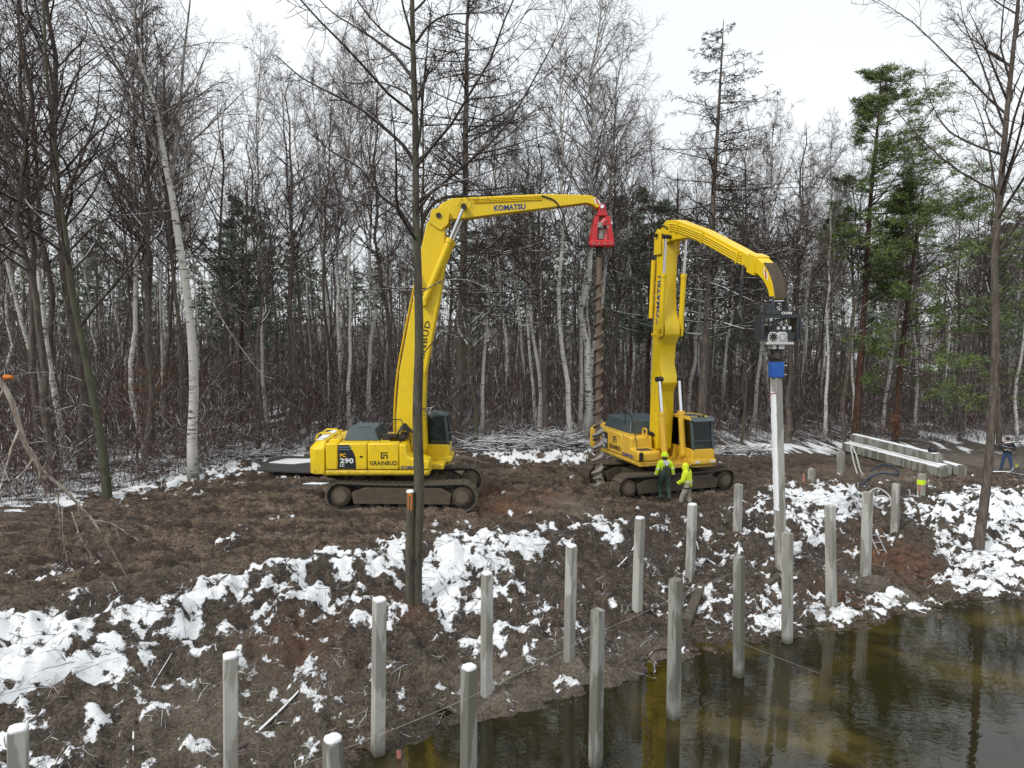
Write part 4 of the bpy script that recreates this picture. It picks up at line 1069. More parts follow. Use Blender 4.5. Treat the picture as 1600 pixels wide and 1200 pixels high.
# ================================================================== MACHINES
def text_mesh(s, size, depth=0.004, bold=0.0, spacing=1.0, align='LEFT'):
    cu = bpy.data.curves.new('lettering', 'FONT'); cu.body = s; cu.size = size; cu.extrude = depth; cu.offset = bold * size
    cu.space_character = spacing; cu.align_x = align; cu.resolution_u = 3
    o = bpy.data.objects.new('lettering', cu); COL.objects.link(o)
    bpy.context.view_layer.update()
    me = bpy.data.meshes.new_from_object(o.evaluated_get(bpy.context.evaluated_depsgraph_get()))
    bpy.data.objects.remove(o); return me
def lettering(s, parent, mat, origin, xdir, ydir, size, bold=0.02, spacing=1.05, width=None, align='LEFT'):
    me = text_mesh(s, size, 0.004, bold, spacing, align)
    x = Vector(xdir).normalized(); y = Vector(ydir).normalized(); z = x.cross(y)
    sx = 1.0
    if width:
        w = max(v.co.x for v in me.vertices) - min(v.co.x for v in me.vertices); sx = width / w
    m = Matrix(((x.x*sx, y.x, z.x, origin[0]), (x.y*sx, y.y, z.y, origin[1]), (x.z*sx, y.z, z.z, origin[2]), (0, 0, 0, 1)))
    me.transform(m)
    return new_obj('lettering', me, parent, mat)

def undercarriage(root, ang, L=4.95, gauge=2.6, shoe_w=0.6, lift=0.0, steel=None):
    Rz = Matrix.Rotation(ang, 4, 'Z'); steel = steel or M['shoe_steel']
    r = 0.46; half = L / 2 - r; cz = 0.50
    # loop of the track in the x-z plane
    per = []
    N = 48; S = 2 * (2 * half) + 2 * math.pi * r
    def pos(s):
        s %= S
        if s < 2 * half: return (-half + s, cz - r, 0.0)
        s -= 2 * half
        if s < math.pi * r: a = s / r; return (half + r * math.sin(a), cz - r * math.cos(a), -a)
        s -= math.pi * r
        if s < 2 * half: t = s / (2 * half); return (half - s, cz + r - 0.05 * math.sin(math.pi * t) , -math.pi)
        s -= 2 * half; a = s / r; return (-half - r * math.sin(a), cz + r * math.cos(a), -math.pi - a)
    pitch = S / N
    sm = MB(); sm.box((0, 0, 0), (pitch * 0.93, shoe_w, 0.035))
    for gx_, gh in ((-0.36, 0.05), (0.05, 0.03), (0.38, 0.03)): sm.box((gx_ * pitch, 0, -0.0175 - gh / 2 + 0.004), (0.028, shoe_w * 0.985, gh))
    shoe = sm.mesh('shoe'); shoe.materials.append(steel)
    for sy in (-1, 1):
        y = sy * gauge / 2
        belt = MB(); inn = []
        loop = [pos(S * k / 64) for k in range(64)]
        for rad_in in (0.03, 0.12):
            for (x, z, a) in loop: inn.append((x + math.sin(a) * rad_in * 1.0 * 0 , z, a, rad_in))
        vs, fs = [], []
        for (x, z, a) in loop:
            nx_, nz_ = math.sin(-a), -math.cos(a)       # outward
            for dr in (-0.02, -0.11):
                for w in (-0.17, 0.17): vs.append((x + nx_ * dr, y + w, z + nz_ * dr))
        n = len(loop)
        for k in range(n):
            o, p = 4 * k, 4 * ((k + 1) % n)
            fs += [(o, o+1, p+1, p), (o+2, p+2, p+3, o+3), (o, p, p+2, o+2), (o+1, o+3, p+3, p+1)]
        trk = MB().add(vs, fs).xf(Rz).build('track', M['dark_steel'], root)
        for k in range(N):
            x, z, a = pos(pitch * (k + 0.5))
            s = new_obj('shoe', shoe, trk)
            # outward normal is -Z of the shoe
            m = Rz @ Matrix.Translation((x, y, z)) @ Matrix.Rotation(a, 4, 'Y')
            s.matrix_local = m
        prof = [(-half + 0.42, cz - 0.26), (half - 0.40, cz - 0.26), (half - 0.34, cz + 0.10), (half - 0.7, cz + 0.30), (-half + 0.8, cz + 0.30), (-half + 0.36, cz + 0.12)]
        MB().prism(prof, 'y', y - 0.25, y + 0.25).xf(Rz).build('track_frame', M['mud_steel'], root, 0.03)
        for nm, ex in (('sprocket', -half), ('idler', half)):
            w = MB(); w.cyl((ex, y - 0.2, cz), (ex, y + 0.2, cz), r - 0.12, n=24)
            w.cyl((ex, y - 0.28, cz), (ex, y + 0.28, cz), 0.27, n=20)
            wo = w.xf(Rz).build(nm, M['mud_steel'], root, 0.01)
            MB().cyl((ex, y + sy * 0.27, cz), (ex, y + sy * 0.315, cz), 0.2, n=16).xf(Rz).build('hub', M['shoe_steel'], wo, 0.01)
        for k in range(7):
            x = -half + 0.55 + k * (2 * half - 1.1) / 6
            MB().cyl((x, y - 0.21, 0.20), (x, y + 0.21, 0.20), 0.10, n=12).xf(Rz).build('roller', M['dark_steel'], root)
        for x in (-0.75, 0.75): MB().cyl((x, y - 0.15, cz + 0.345), (x, y + 0.15, cz + 0.345), 0.06, n=10).xf(Rz).build('carrier_roller', M['dark_steel'], root)
    cb = MB(); cb.prism([(-0.9, -0.75), (-0.35, -1.05), (0.35, -1.05), (0.9, -0.75), (0.9, 0.75), (0.35, 1.05), (-0.35, 1.05), (-0.9, 0.75)], 'z', 0.5, 0.92)
    for sx in (-1, 1):
        for sy in (-1, 1): cb.box((sx * 0.85, sy * 0.9, 0.62), (0.5, 0.7, 0.3), Matrix.Rotation(sx * sy * 0.5, 3, 'Z'))
    cb.xf(Rz).build('car_body', M['mud_steel'], root, 0.02)
    MB().cyl((0, 0, 0.9), (0, 0, 1.2), 0.68, n=28).build('swing_bearing', M['dark_steel'], root)

def bent_plate(pts, y0, y1, th):
    """a strip of plate that follows pts in x-z, thickness th"""
    up = []
    for i, p in enumerate(pts):
        a, b = pts[max(i-1, 0)], pts[min(i+1, len(pts)-1)]; dx, dz = b[0]-a[0], b[1]-a[1]; l = math.hypot(dx, dz); up.append((p[0] - dz/l*th, p[1] + dx/l*th))
    return MB().prism(list(pts) + up[::-1], 'y', y0, y1)
def cylinder(root, name, a, b, r, rod_r, split, mat, nm_rod='rod'):
    a, b = Vector(a), Vector(b); d = b - a; m = a + d * split
    s = MB().cyl(a, m, r, n=16); s.cyl(m - d.normalized() * 0.12, m + d.normalized() * 0.04, r * 1.18, n=16); s.cyl(a - Vector((0, r * 1.1, 0)), a + Vector((0, r * 1.1, 0)), r * 0.9, n=12)
    o = s.build(name, mat, root, 0.008)
    q = MB().cyl(m, b, rod_r, n=14); q.build(nm_rod, M['chrome'], o)
    MB().cyl(b - Vector((0, r * 1.1, 0)), b + Vector((0, r * 1.1, 0)), r * 0.85, n=12).build('rod_eye', M['dark_steel'], o)
    return o
def boom_beam(px, zs, name=None): pass

def cab(root, body_mat, frame_mat, roof_mat, x0, x1, y0, y1, z0, zr, slant=0.12, snow=False, visor=False):
    zw = z0 + 0.55
    lower = MB().prism([(x0, z0), (x1 - 0.03, z0), (x1 + 0.02, z0 + 0.2), (x1, zw), (x0, zw)], 'y', y0, y1).build('cab_shell', body_mat, root, 0.03)
    pr = 0.055
    corners = {'fl': (x1 - 0.02, y1 - pr), 'fr': (x1 - 0.02, y0 + pr), 'bl': (x0 + 0.05, y1 - pr), 'br': (x0 + 0.05, y0 + pr)}
    top = {'fl': (x1 - slant, y1 - pr), 'fr': (x1 - slant, y0 + pr), 'bl': (x0 + 0.07, y1 - pr), 'br': (x0 + 0.07, y0 + pr)}
    zt = zr - 0.12
    for k in ('fl', 'fr', 'bl', 'br'):
        a, b = corners[k], top[k]
        p = MB(); d = 0.05
        p.add([(a[0]-d, a[1]-d, zw-0.01), (a[0]+d, a[1]-d, zw-0.01), (a[0]+d, a[1]+d, zw-0.01), (a[0]-d, a[1]+d, zw-0.01), (b[0]-d, b[1]-d, zt+0.01), (b[0]+d, b[1]-d, zt+0.01), (b[0]+d, b[1]+d, zt+0.01), (b[0]-d, b[1]+d, zt+0.01)],
              [(3,2,1,0),(4,5,6,7),(0,1,5,4),(1,2,6,5),(2,3,7,6),(3,0,4,7)])
        p.build('cab_pillar', frame_mat, root, 0.015)
    xm = x0 + (x1 - x0) * 0.45
    for y in (y0 + pr, y1 - pr): MB().bb((xm - 0.035, y - 0.03, zw - 0.01), (xm + 0.035, y + 0.03, zt + 0.01)).build('cab_post', frame_mat, root, 0.01)
    rf = MB().prism([(x0 - 0.02, zt), (x1 - slant + 0.10, zt), (x1 - slant + 0.12, zt + 0.05), (x1 - slant - 0.2, zr - 0.01), (x0 + 0.3, zr), (x0 + 0.02, zr - 0.05)], 'y', y0 - 0.01, y1 + 0.01).build('cab_roof', roof_mat, root, 0.035)
    MB().bb((x0 + 0.75, y0 + 0.25, zr - 0.03), (x1 - slant - 0.3, y1 - 0.25, zr + 0.025)).build('roof_hatch', M['dark_panel'], rf, 0.02)
    if snow:
        MB().bb((x0 + 0.1, y0 + 0.06, zr - 0.01), (x0 + 0.72, y1 - 0.06, zr + 0.035)).build('snow', M['snow'], rf, 0.015)
    if visor:
        MB().prism([(x1 - slant - 0.05, zt + 0.10), (x1 - slant + 0.26, zt - 0.03), (x1 - slant + 0.27, zt - 0.01), (x1 - slant - 0.04, zt + 0.13)], 'y', y0 + 0.02, y1 - 0.02).build('sun_visor', M['dark_panel'], rf)
        for y in (y0 + 0.45, y0 + 0.62): MB().lathe([(0.04, 0), (0.06, 0.05), (0.06, 0.09)], 10, (x1 - slant - 0.06, y, zr - 0.03)).build('work_lamp', M['dark_steel'], rf)
    # panes
    th = 0.006
    def pane(q, nm='pane'):
        a, b, c, d = [Vector(p) for p in q]; n = (b - a).cross(d - a).normalized() * th
        MB().add([a, b, c, d, a + n, b + n, c + n, d + n], [(3,2,1,0),(4,5,6,7),(0,1,5,4),(1,2,6,5),(2,3,7,6),(3,0,4,7)]).build(nm, M['glass'], root)
    for y in (y0 + pr, y1 - pr):
        pane([(x0 + 0.1, y, zw), (xm - 0.035, y, zw), (xm - 0.035, y, zt), (x0 + 0.12, y, zt)])
        pane([(xm + 0.035, y, zw), (x1 - 0.07, y, zw), (x1 - slant - 0.05, y, zt), (xm + 0.035, y, zt)])
    zs = zw + 0.32; xs = x1 - 0.02 - slant * 0.3
    MB().bb((xs - 0.03, y0 + 0.1, zs - 0.02), (xs + 0.03, y1 - 0.1, zs + 0.02)).build('windscreen_bar', frame_mat, root, 0.008)
    pane([(x1 - 0.02, y0 + 0.1, zw), (x1 - 0.02, y1 - 0.1, zw), (xs, y1 - 0.1, zs - 0.02), (xs, y0 + 0.1, zs - 0.02)], 'windscreen')
    pane([(xs, y0 + 0.1, zs + 0.02), (xs, y1 - 0.1, zs + 0.02), (x1 - slant, y1 - 0.1, zt), (x1 - slant, y0 + 0.1, zt)], 'windscreen')
    pane([(x0 + 0.05, y1 - 0.1, zw), (x0 + 0.05, y0 + 0.1, zw), (x0 + 0.07, y0 + 0.1, zt), (x0 + 0.07, y1 - 0.1, zt)], 'rear_pane')
    # seat, console
    ym = (y0 + y1) / 2; sx = x0 + (x1 - x0) * 0.38
    s = MB(); s.bb((sx - 0.25, ym - 0.24, zw - 0.1), (sx + 0.28, ym + 0.24, zw + 0.03)); s.prism([(sx - 0.30, zw), (sx - 0.16, zw), (sx - 0.24, zw + 0.72), (sx - 0.36, zw + 0.72)], 'y', ym - 0.22, ym + 0.22)
    s.build('seat', M['rubber'], root, 0.03)
    c = MB(); c.bb((sx - 0.1, ym - 0.42, zw - 0.1), (sx + 0.35, ym - 0.28, zw + 0.2)); c.bb((sx - 0.1, ym + 0.28, zw - 0.1), (sx + 0.35, ym + 0.42, zw + 0.2)); c.cyl((sx + 0.28, ym - 0.35, zw + 0.2), (sx + 0.34, ym - 0.35, zw + 0.42), 0.02, n=6); c.cyl((sx + 0.28, ym + 0.35, zw + 0.2), (sx + 0.34, ym + 0.35, zw + 0.42), 0.02, n=6)
    c.build('console', M['dark_steel'], root, 0.015)
    return zw, sx, ym

XR, ZR = (1, 0, 0), (0, 0, 1)
def side_body(root, yel, spec):
    """rear house of the machine: deck, counterweight, side panels, hood"""
    W = spec['w']; xt = spec['tail']; zb, zt = spec['zb'], spec['zt']; xf_ = spec['front']
    # deck plate
    MB().prism([(xt + 0.55, -W + 0.05), (xf_, -W + 0.05), (xf_, -0.45), (spec['nose'], -0.45), (spec['nose'], 0.45), (spec['cabx1'], 0.45), (spec['cabx1'], W - 0.05), (xt + 0.55, W - 0.05)], 'z', zb - 0.06, zb + 0.12).build('deck', yel, root, 0.02)
    # counterweight with rounded corners in plan
    pl = [(xt + 0.62, -W), (xt + 0.28, -W), (xt + 0.08, -W + 0.22), (xt, -0.6), (xt, 0.6), (xt + 0.08, W - 0.22), (xt + 0.28, W), (xt + 0.62, W)]
    cw = MB(); n = len(pl); ins = [(min(x + 0.22, xt + 0.60), y * 0.86) if x < xt + 0.6 else (x, y * 0.86) for x, y in pl]
    cw.add([(x, y, zb - 0.02) for x, y in pl] + [(x, y, zt - 0.22) for x, y in pl] + [(x, y, zt + 0.02) for x, y in ins],
           [tuple(range(n - 1, -1, -1)), tuple(range(2 * n, 3 * n))] + [(i, (i+1) % n, n + (i+1) % n, n + i) for i in range(n)] + [(n + i, n + (i+1) % n, 2*n + (i+1) % n, 2*n + i) for i in range(n)])
    cwo = cw.build('counterweight', yel, root, 0.03)
    if spec.get('snow'):
        a = [(xt + 0.30, -W * 0.84), (xt + 0.24, -0.55), (xt + 0.24, 0.55), (xt + 0.34, W * 0.8), (xt + 0.52, W * 0.7), (xt + 0.50, -W * 0.75)]
        MB().prism(a, 'z', zt + 0.015, zt + 0.05).build('snow', M['snow'], cwo, 0.015)
    # side panels with gaps between them
    g = 0.008; prevs = []
    for k, (a, b, ztop) in enumerate(spec['panels']):
        for sy in (-1, 1):
            if sy > 0 and b > spec['cabx0'] - 0.02: continue
            p = [(a + g, zb + 0.13), (b - g, zb + 0.13), (b - g, ztop - 0.07), (b - g, ztop), (a + g, ztop)]
            yy = (-W, -W + 0.5) if sy < 0 else (W - 0.5, W)
            o = MB().bb((a + g, yy[0], zb + 0.135), (b - g, yy[1], ztop)).build('side_panel', yel, root, 0.045)
            if sy < 0: prevs.append(o)
    MB().bb((xt + 0.64, -W + 0.012, zb - 0.03), (xf_ - 0.02, -W + 0.3, zb + 0.12)).build('side_skirt', yel, root, 0.04)
    MB().bb((xt + 0.64, W - 0.3, zb - 0.03), (spec['cabx0'] - 0.02, W - 0.012, zb + 0.12)).build('side_skirt', yel, root, 0.04)
    # engine deck between panels
    MB().bb((xt + 0.62, -W + 0.5, zb + 0.13), (spec['cabx0'] - 0.05, W - 0.5, zt - 0.02)).build('engine_deck', yel, root, 0.02)
    # hood
    hx0, hx1, hy0, hy1, hz0, hz1 = spec['hood']
    hd = MB(); d = 0.09
    hd.add([(hx0, hy0, hz0), (hx1, hy0, hz0), (hx1, hy1, hz0), (hx0, hy1, hz0), (hx0 + 0.05, hy0 + 0.05, hz0 + 0.14), (hx1 - 0.08, hy0 + 0.05, hz0 + 0.14), (hx1 - 0.08, hy1 - 0.05, hz0 + 0.14), (hx0 + 0.05, hy1 - 0.05, hz0 + 0.14),
            (hx0 + d * 1.3, hy0 + d * 1.6, hz1), (hx1 - d * 2.0, hy0 + d * 1.6, hz1), (hx1 - d * 2.0, hy1 - d * 1.6, hz1), (hx0 + d * 1.3, hy1 - d * 1.6, hz1)],
           [(3,2,1,0)] + [(i, (i+1) % 4, 4 + (i+1) % 4, 4 + i) for i in range(4)] + [(4 + i, 4 + (i+1) % 4, 8 + (i+1) % 4, 8 + i) for i in range(4)] + [(8, 9, 10, 11)])
    ho = hd.build('engine_hood', M['dark_panel'], root, 0.03)
    return prevs, ho

# ------------------------------------------------------------------ left machine: long boom with the auger drive
X0 = Vector((-3.6, 25.0, 0)); X0.z = float(ground_base(X0.x, X0.y)) - 0.05
e1 = thing('excavator', 'yellow long-boom excavator on tracks holding the red auger drive, left of centre', 'excavator', X0)
undercarriage(e1, R(-2), 4.95, 2.62, 0.6)
sp1 = dict(w=1.46, tail=-3.2, zb=1.25, zt=2.30, front=0.85, nose=1.25, cabx0=-0.45, cabx1=1.38, snow=True,
           panels=[(-2.56, -2.14, 2.27), (-2.14, -1.17, 2.27), (-1.17, -0.13, 2.27)], hood=(-2.05, -0.85, -0.98, 0.85, 2.28, 2.66))
pan1, hood1 = side_body(e1, M['yellow'], sp1)
for k in range(6):
    for j in range(2):
        x = -1.62 + k * 0.085; y = -0.55 + j * 0.14
        MB().box((x, y, 2.664), (0.045, 0.075, 0.01)).build('vent_slot', M['rubber'], hood1)
# fuel tank / tool box in front
tb = MB().prism([(-0.12, 1.39), (0.86, 1.39), (0.86, 1.66), (0.60, 1.74), (0.28, 1.76), (0.14, 1.86), (0.10, 2.22), (-0.12, 2.24)], 'y', -1.46, -0.55).build('tool_box', M['yellow'], e1, 0.04)
# decal and writing on the side
dc = MB().prism([(-2.12, 1.42), (-1.54, 1.42), (-1.56, 1.80), (-1.62, 1.98), (-1.72, 2.12), (-1.76, 2.22), (-2.12, 2.22)], 'y', -1.466, -1.4605).build('decal', M['decal_black'], pan1[1])
for z0_, z1_ in ((2.05, 2.09), (2.13, 2.17)): MB().prism([(-2.12, z0_), (-1.69, z0_), (-1.72, z1_), (-2.12, z1_)], 'y', -1.472, -1.4665).build('stripe', M['decal_grey'], pan1[1])
YW = -1.474
lettering('PC', pan1[1], M['ink_yellow'], (-2.07, YW, 1.82), XR, ZR, 0.16, 0.03)
lettering('290', pan1[1], M['ink_white'], (-2.07, YW, 1.62), XR, ZR, 0.22, 0.035, width=0.45)
lettering('LC', pan1[1], M['ink_white'], (-2.07, YW, 1.50), XR, ZR, 0.12, 0.03)
lettering('GRAINBUD', pan1[2], M['ink_dark'], (-1.09, YW + 0.006, 1.55), XR, ZR, 0.20, 0.012, 1.1, width=0.89)
lg = MB()
for a, b in (((-0.72, 1.94), (-0.50, 1.975)), ((-0.72, 1.765), (-0.685, 1.975)), ((-0.72, 1.765), (-0.61, 1.80)), ((-0.645, 1.84), (-0.61, 1.80)), ((-0.645, 1.86), (-0.50, 1.895)), ((-0.535, 1.765), (-0.50, 1.895))):
    lg.prism([(a[0], a[1]), (b[0], a[1]), (b[0], b[1]), (a[0], b[1])], 'y', YW, YW + 0.008)
lg.build('logo', M['ink_dark'], pan1[2])
lettering('KOMATSU', tb, M['ink_blue'], (-0.06, YW + 0.006, 1.43), XR, ZR, 0.13, 0.03, width=0.72)
MB().bb((-1.42, -1.475, 1.80), (-1.32, -1.458, 1.86)).build('latch', M['dark_steel'], pan1[1], 0.008)
# lifting eyes and guards on the tail
for y in (-1.05, -0.2):
    bent_plate([(-2.95, 2.30), (-2.9, 2.46), (-2.82, 2.52), (-2.5, 2.52), (-2.42, 2.46), (-2.38, 2.34)], y, y + 0.12, 0.05).build('lifting_bracket', M['yellow'], e1, 0.01)
MB().bb((-2.45, -1.2, 2.26), (-2.12, -0.7, 2.36)).build('filler_cover', M['yellow'], e1, 0.02)
MB().cyl((-1.95, 0.35, 2.3), (-1.95, 0.35, 2.72), 0.06, n=12).build('exhaust_pipe', M['dark_steel'], e1)
MB().tube(spline([(-0.78, -1.2, 2.26), (-0.78, -1.2, 2.95), (-0.70, -1.2, 3.02), (-0.15, -1.2, 3.02), (-0.06, -1.2, 2.96), (0.20, -1.2, 2.42), (0.22, -1.2, 2.2)], 4), 0.018, 6).build('handrail', M['dark_steel'], e1)
# pump bay clutter
pb = MB(); rr_ = random.Random(4)
for k in range(14): pb.box((rr_.uniform(-0.75, 0.0), rr_.uniform(-0.9, -0.1), 2.3 + rr_.uniform(0, .14)), (rr_.uniform(.08, .3), rr_.uniform(.08, .25), rr_.uniform(.06, .26)))
pb.build('valve_block', M['dark_steel'], e1, 0.01)
hz = MB()
for k in range(6):
    y = -0.75 + k * 0.09; hz.tube(spline([(-0.4, y, 2.35), (-0.1, y, 2.62 + 0.03 * k), (0.2, y * 0.8, 2.5), (0.42, -0.36, 2.55 + 0.05 * k)], 5), 0.022, 6)
hz.build('hose_bundle', M['rubber'], e1)
zw1, sx1, ym1 = cab(e1, M['yellow'], M['dark_panel'], M['dark_panel'], -0.42, 1.36, 0.42, 1.42, 1.36, 3.02, 0.14, snow=True)
MB().prism([(0.6, 1.30), (1.42, 1.30), (1.48, 1.38), (1.46, 1.50), (0.6, 1.50)], 'y', 0.30, 1.44).build('cab_step', M['yellow'], e1, 0.02)

def L1(px, py, y=0.0):
    p = at(px, py, X0.y + y) - X0; return (p.x, p.z)
BW = 0.30
boom_prof = [L1(622,690), L1(621,647), L1(626,580), L1(640,505), L1(655,432), L1(660,388), L1(668,352), L1(679,337), L1(692,337), L1(696,350), L1(697,400), L1(693,440), L1(681,505), L1(667,580), L1(665,640), L1(668,700), L1(652,714), L1(638,708)]
boom1 = MB().prism(boom_prof, 'y', -BW, BW).build('boom', M['yellow'], e1, 0.03)
arm_prof = [L1(684,339), L1(682,331), L1(690,320), L1(706,312), L1(732,310), L1(846,305), L1(905,306), L1(922,307), L1(930,311), L1(938,320), L1(937,325), L1(931,327), L1(924,321), L1(914,319), L1(900,321), L1(756,339), L1(735,342), L1(700,345)]
arm1 = MB().prism(arm_prof, 'y', -0.24, 0.24).build('arm', M['yellow'], e1, 0.025)
for y in (-0.33, 0.33):
    MB().prism([L1(672,350), L1(676,330), L1(692,326), L1(704,334), L1(702,352), L1(690,362)], 'y', y - 0.03, y + 0.03).build('boom_fork', M['yellow'], e1, 0.01)
p_ = L1(687,339); MB().cyl((p_[0], -0.4, p_[1]), (p_[0], 0.4, p_[1]), 0.09, n=14).build('knee_pin', M['dark_steel'], e1)
for y in (-0.42, 0.42):
    a, b = L1(664,474), L1(726,326)
    cylinder(e1, 'arm_cylinder', (a[0], y, a[1]), (b[0], y, b[1]), 0.115, 0.06, 0.66, M['yellow'])
    a, b = L1(658,722), L1(655,575)
    cylinder(e1, 'boom_cylinder', (a[0], y, a[1]), (b[0], y, b[1]), 0.10, 0.055, 0.62, M['yellow'])
for px, py in ((664,474), (726,326), (655,575)):
    a = L1(px, py); MB().cyl((a[0], -0.5, a[1]), (a[0], 0.5, a[1]), 0.06, n=12).build('pin', M['dark_steel'], e1)
# steel lines and hoses on boom and arm
for k in range(3):
    o = k * 0.055
    pts = [L1(619.5,690), L1(618.5,645), L1(623.5,580), L1(637.5,505), L1(652.5,432), L1(658,390)]
    MB().tube(spline([(x - 0.03, -0.24 + k * 0.12, z) for x, z in pts], 3), 0.02, 6).build('hydraulic_line', M['yellow'], e1)
    pts = [L1(740,311.5), L1(846,306.5)]
    MB().tube([(x, -0.27 - 0.0 * k, z - 0.04 - o) for x, z in pts], 0.018, 6).build('hydraulic_line', M['yellow'], e1)
for k in range(3):
    y = -0.2 + k * 0.13
    MB().tube(spline([(L1(657,390)[0] - 0.04, y, L1(657,390)[1]), (L1(667,345)[0] - 0.1, y, L1(667,345)[1]), (L1(680,318)[0], y, L1(680,318)[1] + 0.02), (L1(705,310)[0], y, L1(705,310)[1] + 0.05), (L1(742,310)[0], y, L1(742,310)[1] + 0.03)], 6), 0.03, 7).build('hose', M['rubber'], e1)
def hose1(pp, y, r=0.025): MB().tube(spline([(L1(a, b)[0], y, L1(a, b)[1]) for a, b in pp], 6), r, 6).build('hose', M['rubber'], e1)
hose1([(846,308), (866,316), (878,335), (884,360), (892,380), (906,388), (921,383)], -0.28)
hose1([(846,310), (868,322), (877,345), (884,368), (895,386), (908,391), (922,384)], -0.2, 0.02)
hose1([(906,374), (907,360), (915,348), (924,346)], -0.25, 0.018); hose1([(911,366), (914,352), (920,348), (926,348)], -0.15, 0.018)
hose1([(656,425), (657,445), (666,452), (676,440)], -0.44, 0.022); hose1([(658,432), (660,456), (668,462), (678,446)], -0.46, 0.02)
a = L1(772, 331); b = L1(820, 328)
lettering('KOMATSU', arm1, M['ink_blue'], (a[0], -0.246, a[1]), (b[0]-a[0], 0, b[1]-a[1]), (-(b[1]-a[1]), 0, b[0]-a[0]), 0.24, 0.035, width=1.06)
a = L1(652, 592); b = L1(668.5, 492)
lettering('GRAINBUD', boom1, M['ink_dark'], (a[0] + 0.16, -0.306, a[1]), (b[0]-a[0], 0, b[1]-a[1]), (-(b[1]-a[1]), 0, b[0]-a[0]), 0.26, 0.012, 1.1, width=2.0)
for k in range(3):
    c = L1(926 + k * 3.0, 312.5 + k * 0.8); MB().prism([(c[0], c[1]), (c[0] + 0.05, c[1] + 0.01), (c[0] + 0.13, c[1] - 0.16), (c[0] + 0.08, c[1] - 0.17)], 'y', -0.2465, -0.2405).build('warning_stripe', M['ink_white'] if k != 1 else M['red'], arm1)
# red drive head
hp = L1(939, 325)
def HX(px): return (px - 939) / F_PX * X0.y
head = thing('auger_drive', 'red hydraulic auger drive hanging from the left excavator arm', 'auger drive', X0 + Vector((hp[0], 0, hp[1])))
head.scale = (0.90, 0.90, 0.93)
MB().prism([(-0.08, 0.10), (0.10, 0.10), (0.20, -0.26), (-0.16, -0.26)], 'y', -0.33, -0.27).build('hanger_plate', M['red'], head, 0.01)
MB().prism([(-0.08, 0.10), (0.10, 0.10), (0.20, -0.26), (-0.16, -0.26)], 'y', 0.27, 0.33).build('hanger_plate', M['red'], head, 0.01)
MB().bb((-0.18, -0.34, -0.32), (0.22, 0.34, -0.25)).build('hanger_base', M['red'], head, 0.015)
MB().cyl((0.0, -0.38, 0.0), (0.0, 0.38, 0.0), 0.07, n=14).build('pin', M['chrome'], head)
for y in (-0.36, 0.30):
    MB().prism([(-0.27, -0.34), (-0.10, -0.34), (-0.14, -0.62), (-0.18, -1.22), (-0.43, -1.22)], 'y', y, y + 0.06).build('side_plate', M['red'], head, 0.012)
    MB().prism([(0.13, -0.34), (0.30, -0.34), (0.47, -1.22), (0.28, -1.22), (0.18, -0.62)], 'y', y, y + 0.06).build('side_plate', M['red'], head, 0.012)
MB().bb((-0.21, -0.30, -1.2), (-0.15, 0.30, -0.34)).build('back_plate', M['red'], head)
MB().prism([(-0.44, -1.42), (0.48, -1.42), (0.48, -1.24), (0.40, -1.18), (-0.36, -1.18), (-0.44, -1.24)], 'y', -0.38, 0.38).build('gear_housing', M['red'], head, 0.05)
for x in (-0.3, -0.1, 0.12, 0.34): MB().cyl((x, -0.40, -1.32), (x, -0.375, -1.32), 0.035, n=8).build('bolt_head', M['clay'], head)
MB().bb((-0.28, -0.37, -0.66), (0.30, -0.33, -0.60)).build('cross_bar', M['red'], head, 0.01)
for (x, y, z, r, mt) in ((-0.02, -0.16, -0.85, 0.13, 'clay'), (0.18, -0.12, -0.95, 0.12, 'pink')):
    MB().lathe([(r * 1.1, -0.3), (r * 1.1, -0.1), (r, -0.1), (r, 0.16), (r * 0.7, 0.2)], 16, (x, y, z)).build('motor', M[mt], head)
MB().cyl((0.0, -0.26, -0.62), (0.16, -0.3, -0.45), 0.11, n=14).build('motor', M['pink'], head)
MB().lathe([(0.13, 0), (0.15, 0.04), (0.12, 0.2), (0.06, 0.22)], 14, (-0.06, -0.27, -0.76)).build('filter', M['clay'], head)
rr_ = random.Random(6); cl = MB()
for k in range(16): cl.box((rr_.uniform(0.02, 0.32), rr_.uniform(-0.33, 0.2), rr_.uniform(-1.1, -0.62)), (rr_.uniform(.05, .16), rr_.uniform(.05, .16), rr_.uniform(.04, .14)))
cl.build('valve_block', M['clay'], head, 0.008)
MB().bb((-0.15, -0.10, -1.19), (0.24, 0.28, -0.40)).build('motor_housing', M['red'], head, 0.03)
# the auger
hb = X0 + Vector((hp[0], 0, hp[1] - 1.32)); tip = at(935, 768, X0.y)
Hh = hb.z - tip.z
aug = thing('auger', 'long muddy steel auger hanging plumb from the red drive', 'auger', (hb.x - 0.03, hb.y, tip.z))
tilt = math.atan2((hb.x - tip.x) * 0.6, Hh)
MB().cyl((0, 0, Hh - 0.32), (0, 0, Hh + 0.03), 0.125, n=16).build('drive_socket', M['dark_steel'], aug, 0.01)
MB().cyl((0, 0, 0.45), (0, 0, Hh - 0.3), 0.092, n=14).build('shaft', M['auger'], aug)
def flight(z0, z1, pitch, r0, r1, lead=0.0, th=0.03, jitter=0.0):
    r = random.Random(9); vs, fs = [], []; n = int((z1 - z0) / pitch * 22)
    for k in range(n + 1):
        t = k / n; z = z0 + (z1 - z0) * t; a = 2 * math.pi * (z - z0) / pitch + lead; rr = r1 * (1 + r.uniform(-jitter, jitter))
        for q, zz in ((r0, z + th), (rr, z + th * 0.4), (rr, z - th * 0.4), (r0, z - th)): vs.append((q * math.cos(a), q * math.sin(a), zz))
    for k in range(n):
        for j in range(4): fs.append((4*k+j, 4*k+(j+1) % 4, 4*k+4+(j+1) % 4, 4*k+4+j))
    return MB().add(vs, fs)
